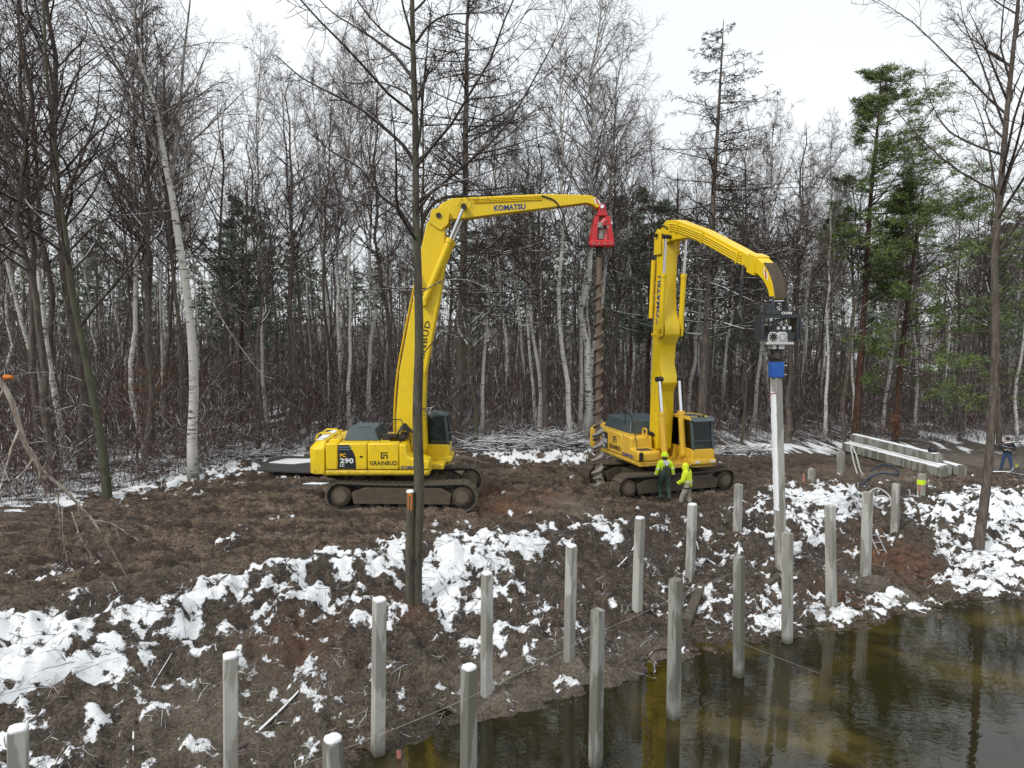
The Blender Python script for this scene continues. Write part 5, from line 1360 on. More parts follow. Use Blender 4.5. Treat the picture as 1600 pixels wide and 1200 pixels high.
flight(0.75, Hh - 0.95, 0.44, 0.085, 0.178, th=0.045, jitter=0.04).build('flight', M['auger'], aug)
flight(0.42, 2.3, 0.44, 0.08, 0.20, lead=-0.3, th=0.07, jitter=0.12).build('clay_cake', M['clay'], aug)
flight(0.12, 0.75, 0.26, 0.03, 0.15, lead=1.0, th=0.05, jitter=0.1).build('pilot_flight', M['clay'], aug)
MB().lathe([(0.01, 0.0), (0.03, 0.04), (0.05, 0.22), (0.085, 0.5)], 10).build('pilot_tip', M['chrome'], aug)
aug.rotation_euler = (0, tilt, 0)

# ------------------------------------------------------------------ right machine: vibrating pile driver
HEAD2 = math.atan2(-0.954, 0.30)
X2 = Vector((6.0, 29.4, 0)); X2.z = float(ground_base(X2.x, X2.y)) - 0.05
e2 = thing('excavator', 'yellow excavator with raised boom turned toward the pond, behind two workers', 'excavator', X2, HEAD2)
undercarriage(e2, R(20) - HEAD2, 5.3, 2.6, 0.62)
sp2 = dict(w=1.48, tail=-3.85, zb=1.26, zt=2.30, front=1.15, nose=1.75, cabx0=0.0, cabx1=1.85,
           panels=[(-3.20, -2.35, 2.28), (-2.35, -1.55, 2.28), (-1.55, -0.35, 2.28)], hood=(-2.9, -0.35, -1.1, 0.95, 2.28, 2.78))
pan2, hood2 = side_body(e2, M['yellow_old'], sp2)
for k in range(5):
    for j in range(3):
        MB().box((-2.30 + k * 0.12, -1.07, 2.45), (0.01, 0.01, 0.01)) if False else MB().box((-2.12 + k * 0.13, -0.965 + j * 0.055, 2.52 + j * 0.085), (0.07, 0.03, 0.035), Matrix.Rotation(R(55), 3, 'X')).build('vent_slot', M['rubber'], hood2)
tb2 = MB().prism([(-0.34, 1.40), (1.15, 1.40), (1.15, 1.72), (1.05, 1.80), (0.45, 1.80), (0.42, 2.22), (0.36, 2.28), (-0.34, 2.28)], 'y', -1.48, -0.5).build('tool_box', M['yellow_old'], e2, 0.045)
MB().bb((0.5, -1.3, 1.80), (1.0, -0.75, 1.812)).build('tread_plate', M['mud_steel'], tb2)
YW = -1.494
MB().bb((-2.28, -1.4885, 1.46), (-1.68, -1.482, 2.14)).build('decal', M['decal_black'], pan2[1])
lettering('PC', pan2[1], M['ink_white'], (-2.18, YW, 1.92), XR, ZR, 0.18, 0.03)
lettering('350', pan2[1], M['ink_white'], (-2.22, YW, 1.70), XR, ZR, 0.24, 0.035, width=0.48)
lettering('NLC', pan2[1], M['ink_white'], (-2.20, YW, 1.52), XR, ZR, 0.16, 0.03)
lettering('GRAINBUD', pan2[2], M['ink_dark'], (-1.50, YW + 0.004, 1.56), XR, ZR, 0.26, 0.012, 1.1, width=1.08)
lg = MB()
for a, b in (((-1.12, 2.05), (-0.82, 2.10)), ((-1.12, 1.83), (-1.07, 2.10)), ((-1.12, 1.83), (-0.98, 1.88)), ((-1.02, 1.94), (-0.82, 1.99)), ((-0.87, 1.83), (-0.82, 1.99))):
    lg.prism([(a[0], a[1]), (b[0], a[1]), (b[0], b[1]), (a[0], b[1])], 'y', YW, YW + 0.008)
lg.build('logo', M['ink_dark'], pan2[2])
lettering('KOMATSU', tb2, M['ink_blue'], (-0.25, YW + 0.004, 1.46), XR, ZR, 0.17, 0.03, width=0.95)
rail = MB().tube(spline([(-1.0, -1.0, 2.28), (-1.0, -1.0, 2.95), (-0.95, -1.0, 3.02), (-0.45, -1.0, 3.02), (-0.4, -1.0, 2.95), (-0.4, -1.0, 2.28)], 4), 0.02, 6); rail.tube([(-0.45, -1.0, 3.0), (1.1, -1.44, 1.62)], 0.018, 6)
rail.build('handrail', M['dark_steel'], e2)
MB().tube(spline([(0.1, -0.75, 2.28), (0.1, -0.75, 2.5), (0.16, -0.75, 2.56), (0.38, -0.75, 2.56), (0.42, -0.75, 2.5), (0.42, -0.75, 2.2)], 4), 0.03, 6).build('grab_handle', M['yellow_old'], e2)
pb = MB(); rr_ = random.Random(14)
for k in range(14): pb.box((rr_.uniform(-0.3, 0.3), rr_.uniform(-0.45, 0.35), 2.25 + rr_.uniform(0, .12)), (rr_.uniform(.1, .3), rr_.uniform(.1, .25), rr_.uniform(.06, .2)))
pb.build('valve_block', M['dark_steel'], e2, 0.01)
MB().box((1.22, -1.40, 1.62), (0.05, 0.20, 0.34), Matrix.Rotation(R(20), 3, 'Z')).build('mirror', M['rubber'], e2, 0.02)
zw2, sx2, ym2 = cab(e2, M['yellow_old'], M['dark_panel'], M['yellow_old'], -0.05, 1.85, 0.46, 1.46, 1.36, 3.14, 0.20, visor=True)
MB().prism([(0.9, 1.28), (1.9, 1.28), (1.98, 1.36), (1.96, 1.52), (0.9, 1.52)], 'y', 0.36, 1.48).build('cab_step', M['yellow_old'], e2, 0.02)
for y in (0.55, 1.22): MB().bb((1.955, y, 1.38), (1.985, y + 0.2, 1.47)).build('work_lamp', M['silver_band'], e2, 0.01)
# boom, straight up
bp = [(-0.05, 1.75), (-0.16, 2.2), (-0.10, 4.3), (0.0, 6.4), (0.12, 8.2), (0.22, 9.75), (0.30, 10.15), (0.62, 10.2), (0.72, 9.8), (0.66, 8.3), (0.72, 7.3), (1.00, 6.75), (1.02, 6.35), (0.72, 5.95), (0.66, 5.2), (0.86, 4.75), (0.90, 4.45), (0.66, 4.1), (0.58, 2.5), (0.5, 1.75), (0.25, 1.58)]
boom2 = MB().prism(bp, 'y', -0.33, 0.33).build('boom', M['yellow'], e2, 0.035)
MB().bb((-0.08, -0.36, 6.30), (0.74, 0.36, 6.40)).build('boom_collar', M['yellow'], e2, 0.02)
for y in (-0.44, 0.44):
    cylinder(e2, 'boom_cylinder', (1.30, y * 0.95, 1.62), (0.80, y, 4.6), 0.125, 0.065, 0.56, M['yellow_old'])
    cylinder(e2, 'arm_cylinder', (0.86, y, 6.55), (1.12, y, 10.12), 0.105, 0.055, 0.60, M['yellow'])
    MB().prism([(0.55, 6.2), (1.0, 6.3), (1.02, 6.75), (0.6, 7.0)], 'y', y - 0.035, y + 0.035).build('cylinder_lug', M['yellow'], e2, 0.01)
    MB().prism([(0.15, 9.5), (0.7, 9.5), (0.66, 10.35), (0.45, 10.5), (0.2, 10.35)], 'y', y * 0.9 - 0.03, y * 0.9 + 0.03).build('boom_fork', M['yellow'], e2, 0.01)
for x, z in ((0.80, 4.6), (0.88, 6.55), (1.12, 10.12), (0.42, 10.25)): MB().cyl((x, -0.55, z), (x, 0.55, z), 0.075, n=14).build('pin', M['dark_steel'], e2)
for y in (-0.40,): MB().cyl((0.05, y - 0.05, 7.0), (0.2, y - 0.05, 9.3), 0.09, n=12).build('accumulator', M['yellow'], e2)
lettering('KOMATSU', boom2, M['ink_blue'], (0.50, -0.338, 6.75), (0.07, 0, 1), (-1, 0, 0.07), 0.36, 0.035, width=1.9)
for k in range(4):
    y = -0.24 + k * 0.13
    MB().tube(spline([(-0.05, y, 8.9), (-0.18, y, 9.7), (0.05, y, 10.45), (0.5, y, 10.62), (0.9, y, 10.45)], 6), 0.032, 7).build('hose', M['rubber'], e2)
# arm and gooseneck
top = [(0.18, 10.25), (0.32, 10.62), (0.75, 10.80), (1.5, 10.72), (2.3, 10.45), (3.35, 10.12), (5.18, 9.38), (6.2, 8.96), (6.55, 8.86), (6.85, 8.68), (7.12, 8.40), (7.34, 8.02), (7.46, 7.56)]
bot = [(7.20, 7.54), (7.08, 7.86), (6.86, 8.14), (6.55, 8.36), (6.15, 8.50), (5.18, 8.90), (3.35, 9.64), (2.3, 9.96), (1.4, 9.98), (0.9, 9.95), (0.35, 10.0)]
arm2 = MB().prism(top + bot, 'y', -0.22, 0.22).build('arm', M['yellow'], e2, 0.025)
MB().prism([(6.14, 9.06), (6.52, 8.92), (6.42, 8.32), (6.02, 8.46)], 'y', -0.265, 0.265).build('arm_collar', M['yellow'], e2, 0.02)
MB().prism([(6.85, 8.675), (7.12, 8.395), (7.34, 8.015), (7.46, 7.58), (7.485, 7.585), (7.365, 8.03), (7.14, 8.415), (6.87, 8.70)], 'y', -0.225, 0.225).build('wear_plate', M['mud_steel'], arm2)
for k in range(4):
    z = 0.10 + k * 0.085
    MB().tube(spline([(1.0, -0.245, 10.72 - z), (1.6, -0.245, 10.62 - z), (3.35, -0.245, 10.06 - z), (5.7, -0.245, 9.11 - z)], 4), 0.025, 6).build('hydraulic_line', M['yellow'], e2)
for x, z in ((1.6, 10.4), (3.35, 9.84), (5.5, 8.97)): MB().box((x, -0.26, z), (0.06, 0.05, 0.42), Matrix.Rotation(R(22), 3, 'Y')).build('line_clamp', M['yellow'], e2, 0.008)
for k in range(3):
    MB().prism([(6.86 + k * 0.075, 8.56 - k * 0.07), (6.91 + k * 0.075, 8.52 - k * 0.07), (6.95 + k * 0.075, 8.26 - k * 0.07), (6.90 + k * 0.075, 8.29 - k * 0.07)], 'y', -0.2265, -0.2205).build('warning_stripe', M['ink_white'] if k != 1 else M['red'], arm2)
for k in range(2): MB().tube(spline([(5.9, -0.28, 8.7), (6.0, -0.36 - .06 * k, 8.2), (6.05, -0.45, 7.4), (6.15, -0.5, 7.0), (6.5, -0.55, 6.8), (6.95, -0.6, 6.85)], 6), 0.028, 6).build('hose', M['rubber'], e2)

# vibrating head: hangs from the arm tip, faces the camera
tipw = e2.matrix_world if False else Matrix.Translation(X2) @ Matrix.Rotation(HEAD2, 4, 'Z')
tipw = tipw @ Vector((7.33, 0, 7.50))
vib = thing('pile_driver', 'charcoal vibrating pile driver with white clamp hanging from the right excavator arm', 'pile driver', tipw, R(4))
vib.scale = (0.84, 0.84, 0.88)
for x in (-0.27, 0.27):
    MB().prism([(-0.16, 0.16), (0.10, 0.16), (0.24, -0.34), (-0.30, -0.34)], 'x', x - 0.035, x + 0.035).build('lug', M['frame_grey'], vib, 0.012)
MB().cyl((-0.36, 0, 0), (0.36, 0, 0), 0.065, n=14).build('pin', M['chrome'], vib)
MB().bb((-0.56, -0.34, -0.50), (0.42, 0.34, -0.34)).build('rotator', M['frame_grey'], vib, 0.02)
MB().bb((-0.52, -0.3, -0.34), (-0.30, 0.1, -0.10)).build('valve_box', M['frame_grey'], vib, 0.015)
lettering('OVM', vib, M['ink_white'], (-0.02, -0.346, -0.475), XR, ZR, 0.13, 0.03, width=0.38)
fr = MB(); fr.bb((-0.74, -0.33, -0.60), (0.74, 0.33, -0.50)); fr.build('top_beam', M['frame_grey'], vib, 0.015)
for x0_, x1_ in ((-0.74, -0.66), (0.60, 0.68)): MB().bb((x0_, -0.33, -1.36), (x1_, 0.33, -0.60)).build('side_frame', M['frame_grey'], vib, 0.015)
MB().bb((0.685, -0.36, -1.32), (0.76, 0.2, -0.46)).build('guard_plate', M['frame_grey'], vib, 0.015)
MB().bb((-0.66, -0.22, -1.34), (-0.36, 0.28, -1.10)).build('damper', M['frame_grey'], vib, 0.02)
MB().bb((0.30, -0.22, -1.34), (0.60, 0.28, -1.10)).build('damper', M['frame_grey'], vib, 0.02)
MB().bb((-0.40, -0.20, -1.12), (0.44, 0.26, -0.86)).build('exciter_block', M['frame_grey'], vib, 0.02)
for x in (-0.06, 0.16, 0.38): MB().bb((x - 0.055, -0.2065, -0.99), (x + 0.055, -0.2005, -0.89)).build('label_plate', M['ink_white'], vib)
gb = MB().prism([(-0.46, -1.43), (0.26, -1.43), (0.26, -1.16), (0.20, -1.08), (-0.06, -1.08), (-0.12, -1.14), (-0.18, -1.08), (-0.40, -1.08), (-0.46, -1.16)], 'y', -0.30, -0.21).build('gear_case', M['white_paint'], vib, 0.02)
for x in (-0.28, 0.06):
    MB().cyl((x, -0.325, -1.25), (x, -0.305, -1.25), 0.145, n=20).build('gear_cover', M['white_paint'] if x > 0 else M['dark_steel'], gb, 0.005)
    bl = MB()
    for k in range(8): q = k * math.pi / 4; bl.cyl((x + 0.115 * math.cos(q), -0.34, -1.25 + 0.115 * math.sin(q)), (x + 0.115 * math.cos(q), -0.324, -1.25 + 0.115 * math.sin(q)), 0.018, n=6)
    bl.build('bolt_circle', M['dark_steel'] if x > 0 else M['white_paint'], gb)
MB().bb((-0.52, -0.34, -1.52), (0.50, 0.30, -1.435)).build('clamp_plate', M['white_paint'], vib, 0.015)
MB().bb((-0.26, -0.25, -1.68), (-0.12, 0.2, -1.52)).build('clamp_jaw', M['white_paint'], vib, 0.012); MB().bb((-0.03, -0.25, -1.68), (0.18, 0.2, -1.52)).build('clamp_jaw', M['white_paint'], vib, 0.012)
for k in range(3): MB().tube(spline([(-0.5, -0.28, -1.2), (-0.45 + .1 * k, -0.3, -0.85), (-0.25 + .12 * k, -0.3, -0.68), (0.05 + .1 * k, -0.2, -0.62)], 6), 0.022, 6).build('hose', M['rubber'], vib)
MB().prism([(-0.22, -1.68), (0.16, -1.68), (0.13, -1.86), (0.16, -2.02), (0.12, -2.16), (-0.14, -2.16), (-0.22, -1.98), (-0.17, -1.86)], 'y', -0.17, 0.17).build('pile_clamp', M['dark_steel'], vib, 0.02)
MB().cyl((-0.06, -0.24, -1.92), (-0.06, -0.12, -1.92), 0.11, n=16).build('clamp_piston', M['mud_steel'], vib, 0.01)
zc = -2.14
sl = MB(); q = [(-0.21, -0.21), (0.21, -0.21), (0.21, 0.21), (-0.21, 0.21)]
sl.prism(q, 'z', zc - 0.54, zc)
slv = sl.build('pile_helmet', M['blue'], vib, 0.02)
for z in (zc - 0.12, zc - 0.44): MB().cyl((0.2, -0.1, z), (0.36, -0.1, z), 0.02, n=6).build('lug_bolt', M['silver_band'], slv)

# ================================================================== PILES AND SITE THINGS
def pile(label, top, base, wpx, rz=40, snow=False, Y=None, wet=False, zbot=None, group='concrete piles standing along the bank', band=False):
    """square concrete pile; its foot is where the photograph shows it meeting mud or water"""
    if Y is None:
        b = on_ground(*base)
        if b.z < WATER_Z:
            d = ray(*base); k = (WATER_Z - CAM_Z) / d[2]; b = Vector((d[0] * k, d[1] * k, WATER_Z))
        Y = b.y
    else: b = at(base[0], base[1], Y)
    t = at(top[0], top[1], Y)
    gz = min(ground_z(b.x, Y), b.z) - 0.35 if zbot is None else zbot
    axis = (t - b).normalized(); foot = b - axis * ((b.z - gz) / axis.z)
    Lp = (t - foot).length
    s = wpx / F_PX * Y / (abs(math.cos(R(rz))) + abs(math.sin(R(rz))))
    m = MB(); c = s * 0.07; h = s / 2
    ring = [(-h + c, -h), (h - c, -h), (h, -h + c), (h, h - c), (h - c, h), (-h + c, h), (-h, h - c), (-h, -h + c)]
    n = 8; lv = [0, Lp * 0.3, Lp * 0.6, Lp - 0.015, Lp]
    rnd = random.Random(int(top[0])); vs, fs = [], []
    for k, z in enumerate(lv):
        q = 0.965 if k == 4 else 1.0
        vs += [(x * q + rnd.uniform(-.003, .003), y * q + rnd.uniform(-.003, .003), z + (rnd.uniform(-.012, .012) if k >= 3 else 0)) for x, y in ring]
    for k in range(4):
        for i in range(n): fs.append((k*n+i, k*n+(i+1) % n, (k+1)*n+(i+1) % n, (k+1)*n+i))
    fs.append(tuple(range(4*n, 5*n)))
    o = MB().add(vs, fs).build('concrete_pile', M['concrete_wet'] if wet else M['concrete'], None, label=label, cat='pile', group=group, smooth=30)
    o.location = foot
    o.rotation_euler = (Vector((0, 0, 1)).rotation_difference(axis).to_matrix() @ Matrix.Rotation(R(rz), 3, 'Z')).to_euler()
    if snow:
        rs = random.Random(int(top[0]) + 1); sv, sf = [], []; N_ = 12
        for (q, z) in ((0.99, -0.004), (1.03, 0.015), (0.98, 0.04), (0.7, 0.052)):
            for i in range(N_):
                a = 2 * math.pi * i / N_; d = h * q / max(abs(math.cos(a)), abs(math.sin(a))); sv.append((d * math.cos(a) * rs.uniform(.93, 1.02), d * math.sin(a) * rs.uniform(.93, 1.02), Lp + z + rs.uniform(-.008, .008)))
        for k in range(3):
            for i in range(N_): sf.append((k*N_+i, k*N_+(i+1) % N_, (k+1)*N_+(i+1) % N_, (k+1)*N_+i))
        sf.append(tuple(range(3*N_, 4*N_)))
        MB().add(sv, sf).build('snow_cap', M['snow'], o, smooth=80)
    if band:
        q = h + 0.006; MB().prism([(-q, -q), (q, -q), (q, q), (-q, q)], 'z', Lp - 0.42, Lp - 0.22).build('neon_band', M['neon'], o)
    # mud collar pushed up round the foot
    return o, t, s
PILES = {}
def P_(key, *a, **k): PILES[key] = pile(*a, **k)
P_('a', 'concrete pile cut by the lower left corner, snow-capped', (28,1140), (29,1330), 36, snow=True, Y=9.3, rz=25)
P_('b', 'tall snow-capped pile standing alone on the lower left bank', (360,1026), (361,1262), 29, snow=True, Y=11.2, rz=25)
P_('c', 'short snow-topped pile stub at the bottom edge', (520,1156), (520,1330), 36, snow=True, Y=9.0, rz=45, wet=True)
P_('d', 'tall pale snow-capped pile in front of the alder', (593,938), (590,1222), 26, snow=True, Y=13.3, rz=30)
P_('e', 'brown-stained snow-topped pile at the pond corner, bottom centre', (733,1044), (731,1290), 30, snow=True, Y=10.9, rz=42, wet=True)
P_('f', 'snow-capped pile right of the alder, foot in pale mud', (761,897), (760,1094), 21, snow=True, rz=40)
P_('g', 'snow-capped pile in the middle of the bare brown bank', (893,854), (889,1038), 20, snow=True, rz=40)
P_('h', 'weathered bare-topped pile standing in the pond, bottom centre', (934,953), (930,1225), 25, Y=12.9, rz=42, wet=True)
P_('i', 'snow-capped pile below the right excavator auger', (1000,810), (995,966), 18, snow=True, rz=40)
P_('j', 'tall bare pile in the water beside the leaning timber', (1056,905), (1052,1121), 24, rz=38, wet=True)
P_('k', 'snow-capped pile just right of the two workers', (1082,789), (1078,896), 17, snow=True, rz=45)
P_('l', 'small pile at the top of the bank left of the driven pile', (1154,757), (1152,828), 15, rz=40)
P_('m', 'bare pile at the water edge left of the driven pile', (1155,870), (1154,1056), 20, rz=42, wet=True)
P_('n', 'bare pile in the water hard in front of the driven pile', (1231,833), (1230,1003), 19, rz=35)
P_('o', 'pile on the snowy shore right of the driven pile', (1297,790), (1299,953), 18, rz=35)
P_('p', 'pile in front of the ladder', (1356,769), (1352,908), 18, rz=38)
P_('q', 'pile standing at the rim of the reddish pit', (1400,756), (1398,830), 14, rz=40)
P_('r', 'short pile stub wrapped with a neon yellow band', (1440,741), (1439,776), 13, rz=40, band=True)
P_('s', 'short pile in front of the far end of the concrete beams', (1314,706), (1313,741), 13, rz=42)
P_('t', 'lowest pile stub at the snowy crest, beside the red stake', (1268,733), (1268,753), 13, rz=42)
# the pile being driven
dp_top = tipw + Vector((0, 0, -2.20)); bpt = at(1223, 905, tipw.y - 0.1)
drv, _, s_ = pile('long pile being driven, plastered with snow, under the blue helmet', to_px(dp_top), (1223, 905), 19, rz=52, Y=tipw.y, zbot=-3.5, group=None)
drv.location = Vector((bpt.x, tipw.y, 0)) + (dp_top - Vector((bpt.x, tipw.y, bpt.z))) * ((-3.2 - bpt.z) / (dp_top.z - bpt.z)) + Vector((0, 0, bpt.z if False else 0))
ax = (dp_top - Vector((bpt.x, tipw.y, bpt.z))).normalized()
foot = Vector((bpt.x, tipw.y, bpt.z)) - ax * ((bpt.z + 3.2) / ax.z)
drv.location = foot
drv.rotation_euler = (Vector((0, 0, 1)).rotation_difference(ax).to_matrix() @ Matrix.Rotation(R(24), 3, 'Z')).to_euler()
Ld = (dp_top - foot).length
for v in drv.data.vertices:
    if v.co.z > 0.5: v.co.z *= Ld / max(q.co.z for q in drv.data.vertices) if False else 1
zmax = max(q.co.z for q in drv.data.vertices)
for v in drv.data.vertices: v.co.z *= Ld / zmax
rs = random.Random(2); sv, sf = [], []; h = s_ / 2; n_ = 26
za, zb_ = Ld - 4.35, Ld - 0.6
for k in range(n_ + 1):
    z = za + (zb_ - za) * k / n_; w0, w1 = -h * rs.uniform(.72, .95), h * rs.uniform(.7, .98)
    for (x, d) in ((w0, 0.001), (w0 * .8, 0.025), (w1 * .8, 0.025), (w1, 0.001)): sv.append((-h - d, x, z))
for k in range(n_):
    for j in range(3): sf.append((4*k+j, 4*k+j+1, 4*k+5+j, 4*k+4+j))
MB().add(sv, sf).build('snow_layer', M['snow'], drv, smooth=80)
MB().tube([( -h - 0.03, -h, Ld - 0.62), (-h - 0.03, h * .6, Ld - 0.66), (-h - .03, h * .9, Ld - .85)], 0.018, 6).build('tether', M['tape'], drv)

# strings stretched from pile to pile
def cord(label, pts, r=0.0035, sag=0.02):
    out = []
    for a, b in zip(pts[:-1], pts[1:]):
        for k in range(6):
            t = k / 6; p = a.lerp(b, t); p.z -= sag * 4 * t * (1 - t); out.append(p)
    out.append(pts[-1]); o0 = out[0].copy()
    o = MB().tube([p - o0 for p in out], r, 4).build('guide_string', M['cord'], None, label=label, cat='string'); o.location = o0
def on_pile(key, py, side=-1):
    o, t, s = PILES[key]; Y = t.y + side * s * 0.72; px, _ = to_px(t); return at(px + side * 0, py, Y)
cord('pale guide string running up the row of piles in the pond', [at(460,1200,9.6), on_pile('e',1090), on_pile('h',988), on_pile('j',932), on_pile('m',890), on_pile('n',857), on_pile('o',828)])
cord('second guide string slanting from the bank into the pond', [on_pile('i',905), on_pile('j',950), on_pile('m',1003), at(1325,1068,16.6)])

# ------------------------------------------------------------------ concrete beams lying in a stack
def beam(label, a, b, sec, zoff=0.0):
    a, b = a.copy(), b.copy(); d = (b - a); Ln = d.length
    m = MB(); h = sec / 2; c = 0.025
    ring = [(-h + c, 0), (h - c, 0), (h, c), (h, sec - c), (h - c, sec), (-h + c, sec), (-h, sec - c), (-h, c)]
    m.prism(ring, 'x', 0, Ln)
    o = m.build('concrete_beam', M['concrete_wet'], None, label=label, cat='beam', group='concrete beams lying in a stack', kind='thing')
    o.location = a + Vector((0, 0, zoff)); o.rotation_euler = (0, -math.atan2(d.z, math.hypot(d.x, d.y)), math.atan2(d.y, d.x))
    rs = random.Random(int(a.x * 10)); n_ = int(Ln / 0.25); sv, sf = [], []
    for k in range(n_ + 1):
        x = 0.12 + (Ln - 0.24) * k / n_; w = h * rs.uniform(.55, .95); th = rs.uniform(.02, .05)
        for y, z in ((-w, 0.001), (-w * .8, th), (w * .8, th), (w, 0.001)): sv.append((x, y, sec + z))
    for k in range(n_):
        for j in range(3): sf.append((4*k+j, 4*k+4+j, 4*k+5+j, 4*k+j+1))
    MB().add(sv, sf).build('snow_strip', M['snow'], o, smooth=80)
nb = on_ground(1474, 746); fb = on_ground(1321, 706)
nb.z = ground_z(nb.x, nb.y) + 0.05; fb.z = ground_z(fb.x, fb.y) + 0.05
dirb = (fb - nb).normalized(); sdb = Vector((dirb.y, -dirb.x, 0)).normalized()
if sdb.x < 0: sdb = -sdb
SEC = 0.46
beam('front concrete beam of the stack, nearest the pond', nb, fb, SEC)
beam('second concrete beam of the stack, its end set back, right of the front one', nb + sdb * 0.52 + dirb * 0.35, fb + sdb * 0.52 + dirb * 0.4, SEC)
beam('upper concrete beam resting across the top of the stack', nb + sdb * 0.62 + dirb * 1.0 + Vector((0, 0, SEC + 0.05)), fb + sdb * 0.62 + dirb * 0.2 + Vector((0, 0, SEC + 0.05)), 0.40)
beam('outermost concrete beam of the stack, on the right', nb + sdb * 1.15 + dirb * 0.15, fb + sdb * 1.1 + dirb * 0.5, SEC)
for k, u in enumerate((0.18, 0.75)):
    c = nb.lerp(fb, u) + sdb * 0.5
    MB().box((0, 0, 0), (1.9, 0.12, 0.09), Matrix.Rotation(math.atan2(sdb.y, sdb.x), 3, 'Z')).build('bearer', M['wood_wet'], None, label=['timber bearer under the near end of the concrete beams', 'timber bearer under the far end of the concrete beams'][k], cat='bearer').location = c - Vector((0, 0, 0.03))
bag = MB().lathe([(0.05, 0), (0.2, 0.03), (0.22, 0.14), (0.15, 0.25), (0.06, 0.3)], 12); o = bag.build('tool_bag', M['rubber'], None, label='small black bag on the near end of the concrete beams', cat='bag', smooth=80); o.location = nb + sdb * 0.62 + dirb * 1.5 + Vector((0, 0, SEC + 0.455)); MB().tube(spline([(-.12, 0, .22), (-.08, 0, .38), (.08, 0, .38), (.12, 0, .22)], 4), 0.015, 5).build('handle', M['rubber'], o)

# ------------------------------------------------------------------ steel road plates behind the left machine
def plate(label, q, z, th=0.06, snow=None):
    c = sum((Vector(p) for p in q), Vector()) / len(q)
    o = MB().prism([(p.x - c.x, p.y - c.y) for p in q], 'z', 0, th).build('road_plate', M['plate'], None, 0.01, label=label, cat='steel plate'); o.location = (c.x, c.y, z)
    if snow:
        MB().prism([(x, y) for x, y in snow], 'z', th, th + 0.03).build('snow_patch', M['snow'], o, 0.012)
a, b, c, d = on_ground(402, 745), on_ground(560, 752), on_ground(545, 726), on_ground(425, 722)
zz = max(ground_z(p.x, p.y) for p in (a, b, c, d)) + 0.10
plate('upper steel road plate with snow on it, under the left excavator tail', [a, b, c, d], zz, 0.09, [(-1.7, 0.1), (-0.6, -0.2), (0.2, 0.3), (0.1, 0.9), (-1.2, 1.0)])
a, b, c, d = on_ground(458, 762), on_ground(560, 762), on_ground(545, 746), on_ground(446, 746)
plate('lower bare steel road plate in the mud, left of the tracks', [a, b, c, d], ground_z(*on_ground(500, 755).xy) + 0.06, 0.08, [(-0.7, -0.1), (0.1, -0.2), (0.3, 0.05), (-0.4, 0.15)])

# ------------------------------------------------------------------ ladder, hoses, stakes, timbers
la, lb_ = on_ground(1372, 866), on_ground(1327, 786)
lt = lb_ + Vector((0, 0, 0.45)); lbm = la + Vector((0, -0.1, 0.0))
dl = (lt - lbm); ln = dl.length; xd = Vector((0.30, 0.08, 0))
lad = thing('ladder', 'aluminium ladder lying up the bank behind a pile', 'ladder', lbm)
for k in (0, 1): MB().tube([xd * k, xd * k + dl], 0.022, 6).build('rail', M['alu'], lad)
for k in range(9):
    p = dl * ((k + 0.6) / 9.2); MB().tube([p, p + xd], 0.016, 6).build('rung', M['alu'], lad)
def ground_hose(name, label, cat, pp, r, mat, lift=None):
    pts = []
    for i, (x, y) in enumerate(pp):
        p = on_ground(x, y); p.z = ground_z(p.x, p.y) + r + (lift[i] if lift else 0); pts.append(p)
    o0 = pts[0].copy(); o = MB().tube([p - o0 for p in spline(pts, 6)], r, 7).build(name, mat, None, label=label, cat=cat); o.location = o0; return o
ground_hose('blue_hose', 'thick blue hose looped on the mud in front of the concrete beams', 'hose', [(1343,764), (1355,752), (1375,749), (1398,748), (1404,742), (1395,734), (1378,731), (1362,737)], 0.045, M['hose_blue'], [0, .05, .08, .05, .12, .15, .12, .05])
ground_hose('plastic_pipe', 'pale bent plastic pipe standing up in a hoop before the beams', 'pipe', [(1348,745), (1343,740), (1336,732), (1328,728), (1333,733), (1340,738)], 0.035, M['hose_white'], [0, .3, .75, 1.0, .45, 0])
ground_hose('tangled_hose', 'snowy tangle of hose lying on the crest beside the ladder', 'hose', [(1352,775), (1370,768), (1388,776), (1392,788), (1376,792), (1364,782), (1378,774), (1396,784)], 0.04, M['hose_white'], [.03] * 8)
def stake(label, px, py, hgt, mat, rz=0):
    p = on_ground(px, py); z = ground_z(p.x, p.y); o = thing('marker_stake', label, 'stake', (p.x, p.y, z - 0.2), rz)
    MB().tube([(0, 0, 0), (0.03, 0, hgt + 0.2)], 0.02, 5).build('stick', M['wood_wet'], o); MB().bb((-0.02, -0.03, hgt * .55 + .2), (0.06, 0.03, hgt + 0.19)).build('flag_tape', mat, o, 0.004)
stake('red-taped marker stake left of the lowest pile stub', 1254, 770, 0.75, M['tape']); stake('red-taped stake at the foot of the neon-banded stub', 1435, 785, 0.55, M['tape']); stake('small yellow-taped stake at the feet of the man on the right', 1587, 737, 0.35, M['neon'])
stake('red-white arrow stake at the water edge, bottom left of the pond', 622, 1196, 0.35, M['tape'])
def timber(label, a, b, w, h, name='timber'):
    pa, pb = on_ground(*a), on_ground(*b); pa.z = ground_z(pa.x, pa.y) + h * .4; pb.z = ground_z(pb.x, pb.y) + h * .4; d = pb - pa
    o = MB().bb((0, -w / 2, -h / 2), (d.length, w / 2, h / 2)).build(name, M['wood_wet'], None, 0.02, label=label, cat='timber'); o.location = pa; o.rotation_euler = (0, -math.atan2(d.z, math.hypot(d.x, d.y)), math.atan2(d.y, d.x))
timber('grey timber block leaning behind the tall pile in the water', (1073,972), (1096,922), 0.26, 0.22)
timber('short plank lying on the bank in front of the driven pile', (1195,915), (1215,905), 0.25, 0.1)
timber('thin board lying in front of the concrete beams', (1416,742), (1442,744), 0.15, 0.06)
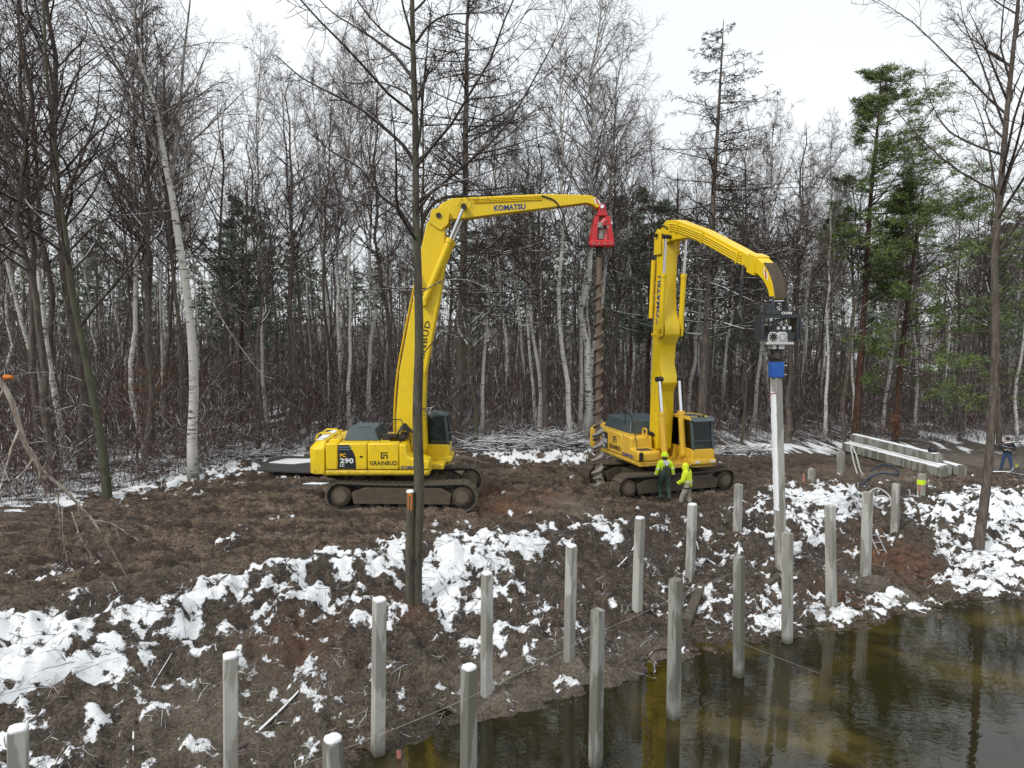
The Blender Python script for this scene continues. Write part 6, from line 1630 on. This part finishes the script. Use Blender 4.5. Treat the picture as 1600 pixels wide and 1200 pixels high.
def log(label, pp, r, mat='limb_snow', lift=0.0):
    pts = [on_ground(*p) for p in pp]
    for p in pts: p.z = ground_z(p.x, p.y) + r * .7 + lift
    o0 = pts[0].copy(); sm = spline(pts, 5); n = len(sm)
    o = MB().tube([p - o0 for p in sm], [r * (1 - .6 * k / n) for k in range(n)], 7).build('fallen_branch', M[mat], None, label=label, cat='branch'); o.location = o0
log('crooked fallen branch with snow at the water edge, left of the leaning timber', [(1062,1030), (1045,1018), (1025,1016), (1005,1024), (985,1020)], 0.045, 'twig')
log('thick snowy branch on the bank below the snow-capped pile', [(400,1150), (425,1118), (450,1095), (480,1075)], 0.05)
log('dark branch lying down the bank at the bottom left', [(345,1185), (380,1165), (410,1145), (440,1120)], 0.05, 'twig')
log('dark bent root on the bare bank between two piles', [(965,890), (985,868), (996,850)], 0.03)
log('dark pole slanting down the left bank', [(208,1195), (212,1120), (240,1060), (275,1010)], 0.018, 'twig')
log('snowy branch on the bank right of the workers', [(1118,880), (1095,862), (1088,850)], 0.035)
def lumps(name, label, pts, mat, seed):
    r = random.Random(seed)
    for k, (px, py, s, lab) in enumerate(pts):
        p = on_ground(px, py); z = ground_z(p.x, p.y); bm = bmesh.new(); bmesh.ops.create_icosphere(bm, subdivisions=3, radius=1)
        for v in bm.verts:
            n = v.co.normalized(); q = 1 + 0.35 * float(perlin(n.x * 1.7 + k * 5, n.y * 1.7 + n.z * 2.3)) + 0.2 * float(perlin(n.x * 5 + k, n.y * 5 - n.z * 4))
            v.co = Vector((n.x * q * s, n.y * q * s * 0.8, n.z * q * s * 0.55))
        me = bpy.data.meshes.new(name); bm.to_mesh(me); bm.free(); me.polygons.foreach_set('use_smooth', [True] * len(me.polygons))
        o = new_obj(name, me, None, mat, lab, 'clod'); o.location = (p.x, p.y, z + s * 0.15)
M['clod'] = simple('dark_wet_clod', (0.05, 0.038, 0.03), 0.8, 0, 0.5, 8, 0.3, 0.9)

# ================================================================== PEOPLE
def person(label, loc, rz, J, Rd, cloth, extras=None, scale=1.0, name='person', hand_pose=None):
    """J joints (metres, facing +y, x to the right), Rd radii; cloth: {name: (material, [bones], t-range, inflate)}"""
    keys = list(J); vi = {k: i for i, k in enumerate(keys)}
    E = [('pelvis','belly'),('belly','chest'),('chest','neck'),('neck','head'),('head','crown')]
    for s in 'LR':
        E += [('chest','sh'+s),('sh'+s,'el'+s),('el'+s,'wr'+s),('wr'+s,'pa'+s),('pelvis','hip'+s),('hip'+s,'kn'+s),('kn'+s,'an'+s),('an'+s,'to'+s),('an'+s,'he'+s)]
    V = [Vector(J[k]) for k in keys]; rad = [Rd.get(k, Rd.get(k[:2], 0.06)) for k in keys]; EE = [(vi[a], vi[b]) for a, b in E]
    for s in 'LR':                                   # fingers: four unequal, bent, and a thumb from the side of the palm
        pa, wr = Vector(J['pa'+s]), Vector(J['wr'+s]); d = (pa - wr).normalized(); sd = d.cross(Vector((0, 1, 0))).normalized() if abs(d.y) < 0.9 else Vector((1, 0, 0)); fw = sd.cross(d).normalized()
        if hand_pose: fw = Vector(hand_pose)
        for f, (off, ln) in enumerate(((-0.030, 0.060), (-0.010, 0.072), (0.010, 0.068), (0.030, 0.052))):
            b = pa + fw.cross(d).normalized() * off; m = b + d * ln * 0.6; t = m + (d * 0.5 + fw * 0.6).normalized() * ln * 0.6
            i = len(V); V += [m, t]; rad += [0.0095, 0.008]; EE += [(vi['pa'+s], i), (i, i + 1)]
        b = wr.lerp(pa, 0.45) + fw * 0.03; m = b + (fw * 0.8 + d * 0.5).normalized() * 0.035; i = len(V); V += [b, m]; rad += [0.013, 0.010]; EE += [(vi['wr'+s], i), (i, i + 1)]
    me = bpy.data.meshes.new('body'); me.from_pydata([tuple(v) for v in V], EE, []); me.update()
    tmp = bpy.data.objects.new('body', me); COL.objects.link(tmp)
    sk = tmp.modifiers.new('skin', 'SKIN'); sk.use_smooth_shade = True
    for i, d in enumerate(me.skin_vertices[0].data): d.radius = (rad[i], rad[i] * (0.78 if i < len(keys) and keys[i] in ('chest', 'belly', 'pelvis') else 1.0)); d.use_root = (i == vi['pelvis'])
    tmp.modifiers.new('sub', 'SUBSURF').levels = 2
    bpy.context.view_layer.update()
    bm_ = bpy.data.meshes.new_from_object(tmp.evaluated_get(bpy.context.evaluated_depsgraph_get())); bpy.data.objects.remove(tmp)
    co = np.empty(len(bm_.vertices) * 3); bm_.vertices.foreach_get('co', co); co = co.reshape(-1, 3)
    no = np.array([tuple(v.normal) for v in bm_.vertices])
    # nearest bone of every face
    bones = [(a, b) for a, b in E]; A = np.array([J[a] for a, b in bones], float); B = np.array([J[b] for a, b in bones], float)
    faces = [tuple(p.vertices) for p in bm_.polygons]; fc = np.array([co[list(f)].mean(0) for f in faces])
    AB = B - A; t = np.clip(((fc[:, None] - A[None]) * AB[None]).sum(2) / ((AB ** 2).sum(1)[None] + 1e-9), 0, 1)
    dist = np.linalg.norm(fc[:, None] - (A[None] + t[..., None] * AB[None]), axis=2); nb_ = dist.argmin(1); tb = t[np.arange(len(faces)), nb_]
    root = thing(name, label, 'person', loc, rz); root.scale = (scale,) * 3
    bo = new_obj('body', bm_, root, M['skin'])
    for nm, (mat, spec, infl) in cloth.items():
        sel = []
        for i, f in enumerate(faces):
            for (a, b, t0, t1) in spec:
                ba = bones[nb_[i]]
                if ba[0].startswith(a) and ba[1].startswith(b) and t0 <= tb[i] <= t1: sel.append(f); break
        used = sorted({v for f in sel for v in f}); mp = {v: k for k, v in enumerate(used)}
        if not sel: continue
        r = np.random.default_rng(5); fold = 0.006 * perlin(co[used, 0] * 14 + co[used, 1] * 9, co[used, 2] * 17)
        vv = co[used] + no[used] * (infl + fold)[:, None]
        cm = bpy.data.meshes.new(nm); cm.from_pydata(vv.tolist(), [], [tuple(mp[v] for v in f) for f in sel]); cm.update(); cm.polygons.foreach_set('use_smooth', [True] * len(cm.polygons))
        co_ = new_obj(nm, cm, root, mat); so = co_.modifiers.new('solid', 'SOLIDIFY'); so.thickness = 0.012; so.offset = -1
    return root
RADS = {'pelvis': .150, 'belly': .150, 'chest': .165, 'neck': .060, 'head': .092, 'crown': .075, 'sh': .075, 'el': .052, 'wr': .036, 'pa': .034, 'hi': .100, 'kn': .070, 'an': .052, 'to': .042, 'he': .042}
JKT = [('belly', 'chest', 0, 1), ('pelvis', 'belly', 0.2, 1), ('chest', 'neck', 0, .55), ('chest', 'sh', 0, 1), ('sh', 'el', 0, 1), ('el', 'wr', 0, .92)]
TRS = [('pelvis', 'hip', 0, 1), ('pelvis', 'belly', 0, .45), ('hip', 'kn', 0, 1), ('kn', 'an', 0, .62)]
BOOT = [('kn', 'an', .45, 1), ('an', 'to', 0, 1), ('an', 'he', 0, 1)]
GLV = [('el', 'wr', .88, 1), ('wr', 'pa', 0, 1)]
def ring_band(root, nm, mat, c, rx, ry, h, tilt=0.0, rot=None):
    n = 20; vs, fs = [], []
    for z in (-h / 2, h / 2):
        for q in (1.0, 1.03): vs += [(rx * q * math.cos(2*math.pi*i/n), ry * q * math.sin(2*math.pi*i/n), z) for i in range(n)]
    for i in range(n):
        j = (i + 1) % n; fs += [(n + i, n + j, 3*n + j, 3*n + i), (i, 2*n + i, 2*n + j, j), (2*n + i, 3*n + i, 3*n + j, 2*n + j), (i, j, n + j, n + i)]
    m = MB().add(vs, fs)
    if rot is not None: m.v = [tuple(rot @ Vector(p)) for p in m.v]
    m.v = [tuple(Vector(p) + Vector(c)) for p in m.v]
    return m.build(nm, mat, root, smooth=60)
def face(root, c, f=1.0):
    c = Vector(c)
    MB().add([c + Vector(p) for p in ((-.014, .088, -.018), (.014, .088, -.018), (0, .118, -.015), (0, .090, .028))], [(0, 1, 2), (0, 2, 3), (1, 3, 2), (0, 3, 1)]).build('nose', M['skin'], root, smooth=80)
    for s in (-1, 1):
        MB().lathe([(0.0, -.008), (.011, 0), (0.0, .008)], 8, c + Vector((s * .034, .083, .022))).build('eye', M['hair'], root)
        e = MB().lathe([(.006, -.03), (.02, -.01), (.022, .015), (.008, .03)], 8, c + Vector((s * .096, .0, 0))); e.build('ear', M['skin'], root)
    MB().box(c + Vector((0, .088, -.042)), (.044, .006, .008)).build('mouth', M['pink'], root)
def helmet(root, c, mat, hood=False):
    c = Vector(c)
    MB().lathe([(.122, -.02), (.125, .02), (.118, .07), (.09, .115), (.045, .138), (.01, .142)], 18, c).build('helmet', mat, root, smooth=80)
    MB().lathe([(.128, -.028), (.140, -.024), (.140, -.016), (.124, -.012)], 18, c).build('helmet_rim', mat, root, smooth=60)

# worker walking away, in green waders
w1 = on_ground(1038, 781)
J1 = dict(pelvis=(0, 0, .95), belly=(0, .01, 1.12), chest=(0, .02, 1.36), neck=(0, .04, 1.53), head=(0, .07, 1.65), crown=(0, .075, 1.72),
          shL=(-.19, .02, 1.44), elL=(-.29, -.02, 1.18), wrL=(-.33, .06, .95), paL=(-.335, .08, .87), shR=(.19, .02, 1.44), elR=(.30, -.03, 1.17), wrR=(.34, .02, .94), paR=(.35, .03, .86),
          hipL=(-.10, 0, .90), knL=(-.13, .12, .50), anL=(-.14, .05, .10), toL=(-.15, .19, .05), heL=(-.14, -.02, .04), hipR=(.10, 0, .90), knR=(.13, -.04, .49), anR=(.12, -.20, .10), toR=(.15, -.07, .04), heR=(.12, -.27, .06))
wk = person('worker in neon jacket and dark green waders, back turned, beside the tracks', (w1.x, w1.y, ground_z(w1.x, w1.y) - .02), R(8), J1, RADS, {
    'jacket': (M['hivis'], [('belly', 'chest', .55, 1), ('chest', 'neck', 0, .6), ('chest', 'sh', 0, 1), ('sh', 'el', 0, 1), ('el', 'wr', 0, .92)], .022),
    'waders': (M['wader'], [('pelvis', 'hip', 0, 1), ('pelvis', 'belly', 0, 1), ('belly', 'chest', 0, .62), ('hip', 'kn', 0, 1), ('kn', 'an', 0, .6)], .034), 'boots': (M['wader'], BOOT, .026), 'gloves': (M['glove'], GLV, .006)}, scale=1.02)
helmet(wk, (0, .07, 1.69), M['hivis']); face(wk, (0, .07, 1.655))
MB().lathe([(.075, -.10), (.10, -.04), (.095, .0), (.08, .03)], 14, (0, .05, 1.60)).build('neck_gaiter', M['glove'], wk, smooth=80)
MB().prism([(-.13, 1.52), (.13, 1.52), (.09, 1.40), (0, 1.30), (-.09, 1.40)], 'y', -.175, -.15).build('hood_back', M['silver_band'], wk, 0.02)
for s in (-1, 1): MB().box((s * .045, -.183, 1.30), (.025, .012, .16), Matrix.Rotation(R(s * 10), 3, 'Y')).build('brace_strap', M['wader'], wk)
for s, w in ((-1, J1['wrL']), (1, J1['wrR'])): ring_band(wk, 'cuff_band', M['silver_band'], (w[0] * .985, w[1] - .004, w[2] + .07), .066, .066, .05)
for s, e in ((-1, J1['elL']), (1, J1['elR'])): ring_band(wk, 'sleeve_band', M['silver_band'], (e[0] * .97, e[1], e[2] + .03), .082, .082, .045)

# worker in lemon hooded jacket and beige trousers
w2 = on_ground(1074, 793)
J2 = dict(pelvis=(0, 0, .93), belly=(0, .02, 1.10), chest=(0, .05, 1.34), neck=(0, .09, 1.50), head=(0, .13, 1.61), crown=(0, .135, 1.68),
          shL=(-.19, .05, 1.42), elL=(-.25, .10, 1.15), wrL=(-.20, .30, 1.00), paL=(-.17, .37, .98), shR=(.19, .05, 1.42), elR=(.24, .03, 1.15), wrR=(.20, .18, .97), paR=(.17, .26, .95),
          hipL=(-.10, 0, .88), knL=(-.11, .18, .50), anL=(-.12, .26, .10), toL=(-.12, .40, .05), heL=(-.12, .19, .04), hipR=(.10, 0, .88), knR=(.11, .02, .48), anR=(.11, -.14, .10), toR=(.12, 0, .05), heR=(.11, -.21, .06))
wk = person('worker in lemon hi-vis hooded jacket and beige trousers, seen from behind', (w2.x, w2.y, ground_z(w2.x, w2.y) - .02), R(58), J2, RADS, {
    'jacket': (M['hivis2'], JKT + [('pelvis', 'belly', 0, 1), ('pelvis', 'hip', 0, .5)], .04), 'trousers': (M['beige'], TRS, .022), 'boots': (M['boot'], BOOT, .03), 'gloves': (M['glove'], GLV, .006)})
face(wk, (0, .13, 1.62))
MB().lathe([(.10, -.17), (.125, -.10), (.122, .0), (.115, .06), (.085, .105), (.04, .128), (.01, .132)], 18, (0, .105, 1.63)).build('hood', M['hivis2'], wk, smooth=80)
ring_band(wk, 'waist_band', M['silver_band'], (0, .015, 1.10), .225, .185, .055); ring_band(wk, 'hem_band', M['navy'], (0, .0, .865), .235, .20, .035)

# man with the remote control, far right
w3 = on_ground(1572, 737)
J3 = dict(pelvis=(0, 0, .95), belly=(0, .0, 1.12), chest=(0, .0, 1.36), neck=(0, .02, 1.53), head=(0, .05, 1.65), crown=(0, .05, 1.73),
          shL=(-.20, 0, 1.44), elL=(-.33, .02, 1.17), wrL=(-.11, .25, 1.14), paL=(-.06, .31, 1.15), shR=(.20, 0, 1.44), elR=(.33, .02, 1.17), wrR=(.11, .25, 1.14), paR=(.06, .31, 1.15),
          hipL=(-.10, 0, .90), knL=(-.18, .03, .49), anL=(-.23, -.01, .09), toL=(-.27, .14, .04), heL=(-.23, -.07, .04), hipR=(.10, 0, .90), knR=(.17, .03, .49), anR=(.22, -.01, .09), toR=(.27, .14, .04), heR=(.22, -.07, .04))
dz_ = Vector((0, 0, 0)) - Vector((w3.x, w3.y, 0))
pk = person('man in navy jacket and jeans holding a remote control, at the right edge', (w3.x, w3.y, ground_z(w3.x, w3.y) - .01), math.atan2(dz_.y, dz_.x) - math.pi / 2, J3, RADS, {
    'jacket': (M['navy'], JKT, .022), 'jeans': (M['denim'], [('pelvis', 'hip', 0, 1), ('pelvis', 'belly', 0, .45), ('hip', 'kn', 0, 1), ('kn', 'an', 0, .97)], .014), 'boots': (M['glove'], [('kn', 'an', .9, 1), ('an', 'to', 0, 1), ('an', 'he', 0, 1)], .014)}, scale=1.0)
face(pk, (0, .05, 1.655))
MB().lathe([(.103, .0), (.106, .04), (.09, .09), (.05, .118), (.01, .124)], 16, (0, .035, 1.66)).build('hair', M['hair'], pk, smooth=80)
MB().box((0, .14, 1.71), (.15, .10, .012)).build('cap_peak', M['hair'], pk, 0.004)
rc_m = pk.matrix_basis
rc = new_obj('remote_control', MB().box((0, 0, 0), (.18, .09, .035)).mesh('remote_control'), None, M['silver_band'], 'grey remote control in the hands of the man in jeans', 'remote control')
rc.location = (Matrix.Translation(pk.location) @ Matrix.Rotation(pk.rotation_euler.z, 4, 'Z')) @ Vector((0, .345, 1.165)); rc.rotation_euler = (R(20), 0, pk.rotation_euler.z)
for s in (-1, 1): MB().cyl((s * .05, 0, .017), (s * .05, 0, .035), .008, n=8).build('stick', M['rubber'], rc)

# operator in the left cab
J4 = dict(pelvis=(0, 0, .10), belly=(0, -.02, .28), chest=(0, -.02, .52), neck=(0, .0, .69), head=(0, .02, .81), crown=(0, .025, .88),
          shL=(-.19, 0, .60), elL=(-.27, .06, .34), wrL=(-.30, .28, .32), paL=(-.30, .35, .34), shR=(.19, 0, .60), elR=(.28, .06, .34), wrR=(.31, .28, .32), paR=(.31, .35, .34),
          hipL=(-.10, .04, .09), knL=(-.14, .44, .12), anL=(-.14, .52, -.28), toL=(-.15, .66, -.32), heL=(-.14, .46, -.33), hipR=(.10, .04, .09), knR=(.14, .44, .12), anR=(.14, .52, -.28), toR=(.15, .66, -.32), heR=(.14, .46, -.33))
op = person('operator in a neon green vest seated inside the left excavator cab', X0 + Vector((sx1 - .06, ym1, zw1 + .02)), R(-90), J4, RADS, {
    'jacket': (M['hivis'], JKT, .02), 'trousers': (M['navy'], [('pelvis', 'hip', 0, 1), ('pelvis', 'belly', 0, .4), ('hip', 'kn', 0, 1), ('kn', 'an', 0, .8)], .015), 'boots': (M['boot'], [('kn', 'an', .75, 1), ('an', 'to', 0, 1), ('an', 'he', 0, 1)], .015)}, scale=.95)
helmet(op, (0, .02, .85), M['hair']); face(op, (0, .02, .82))
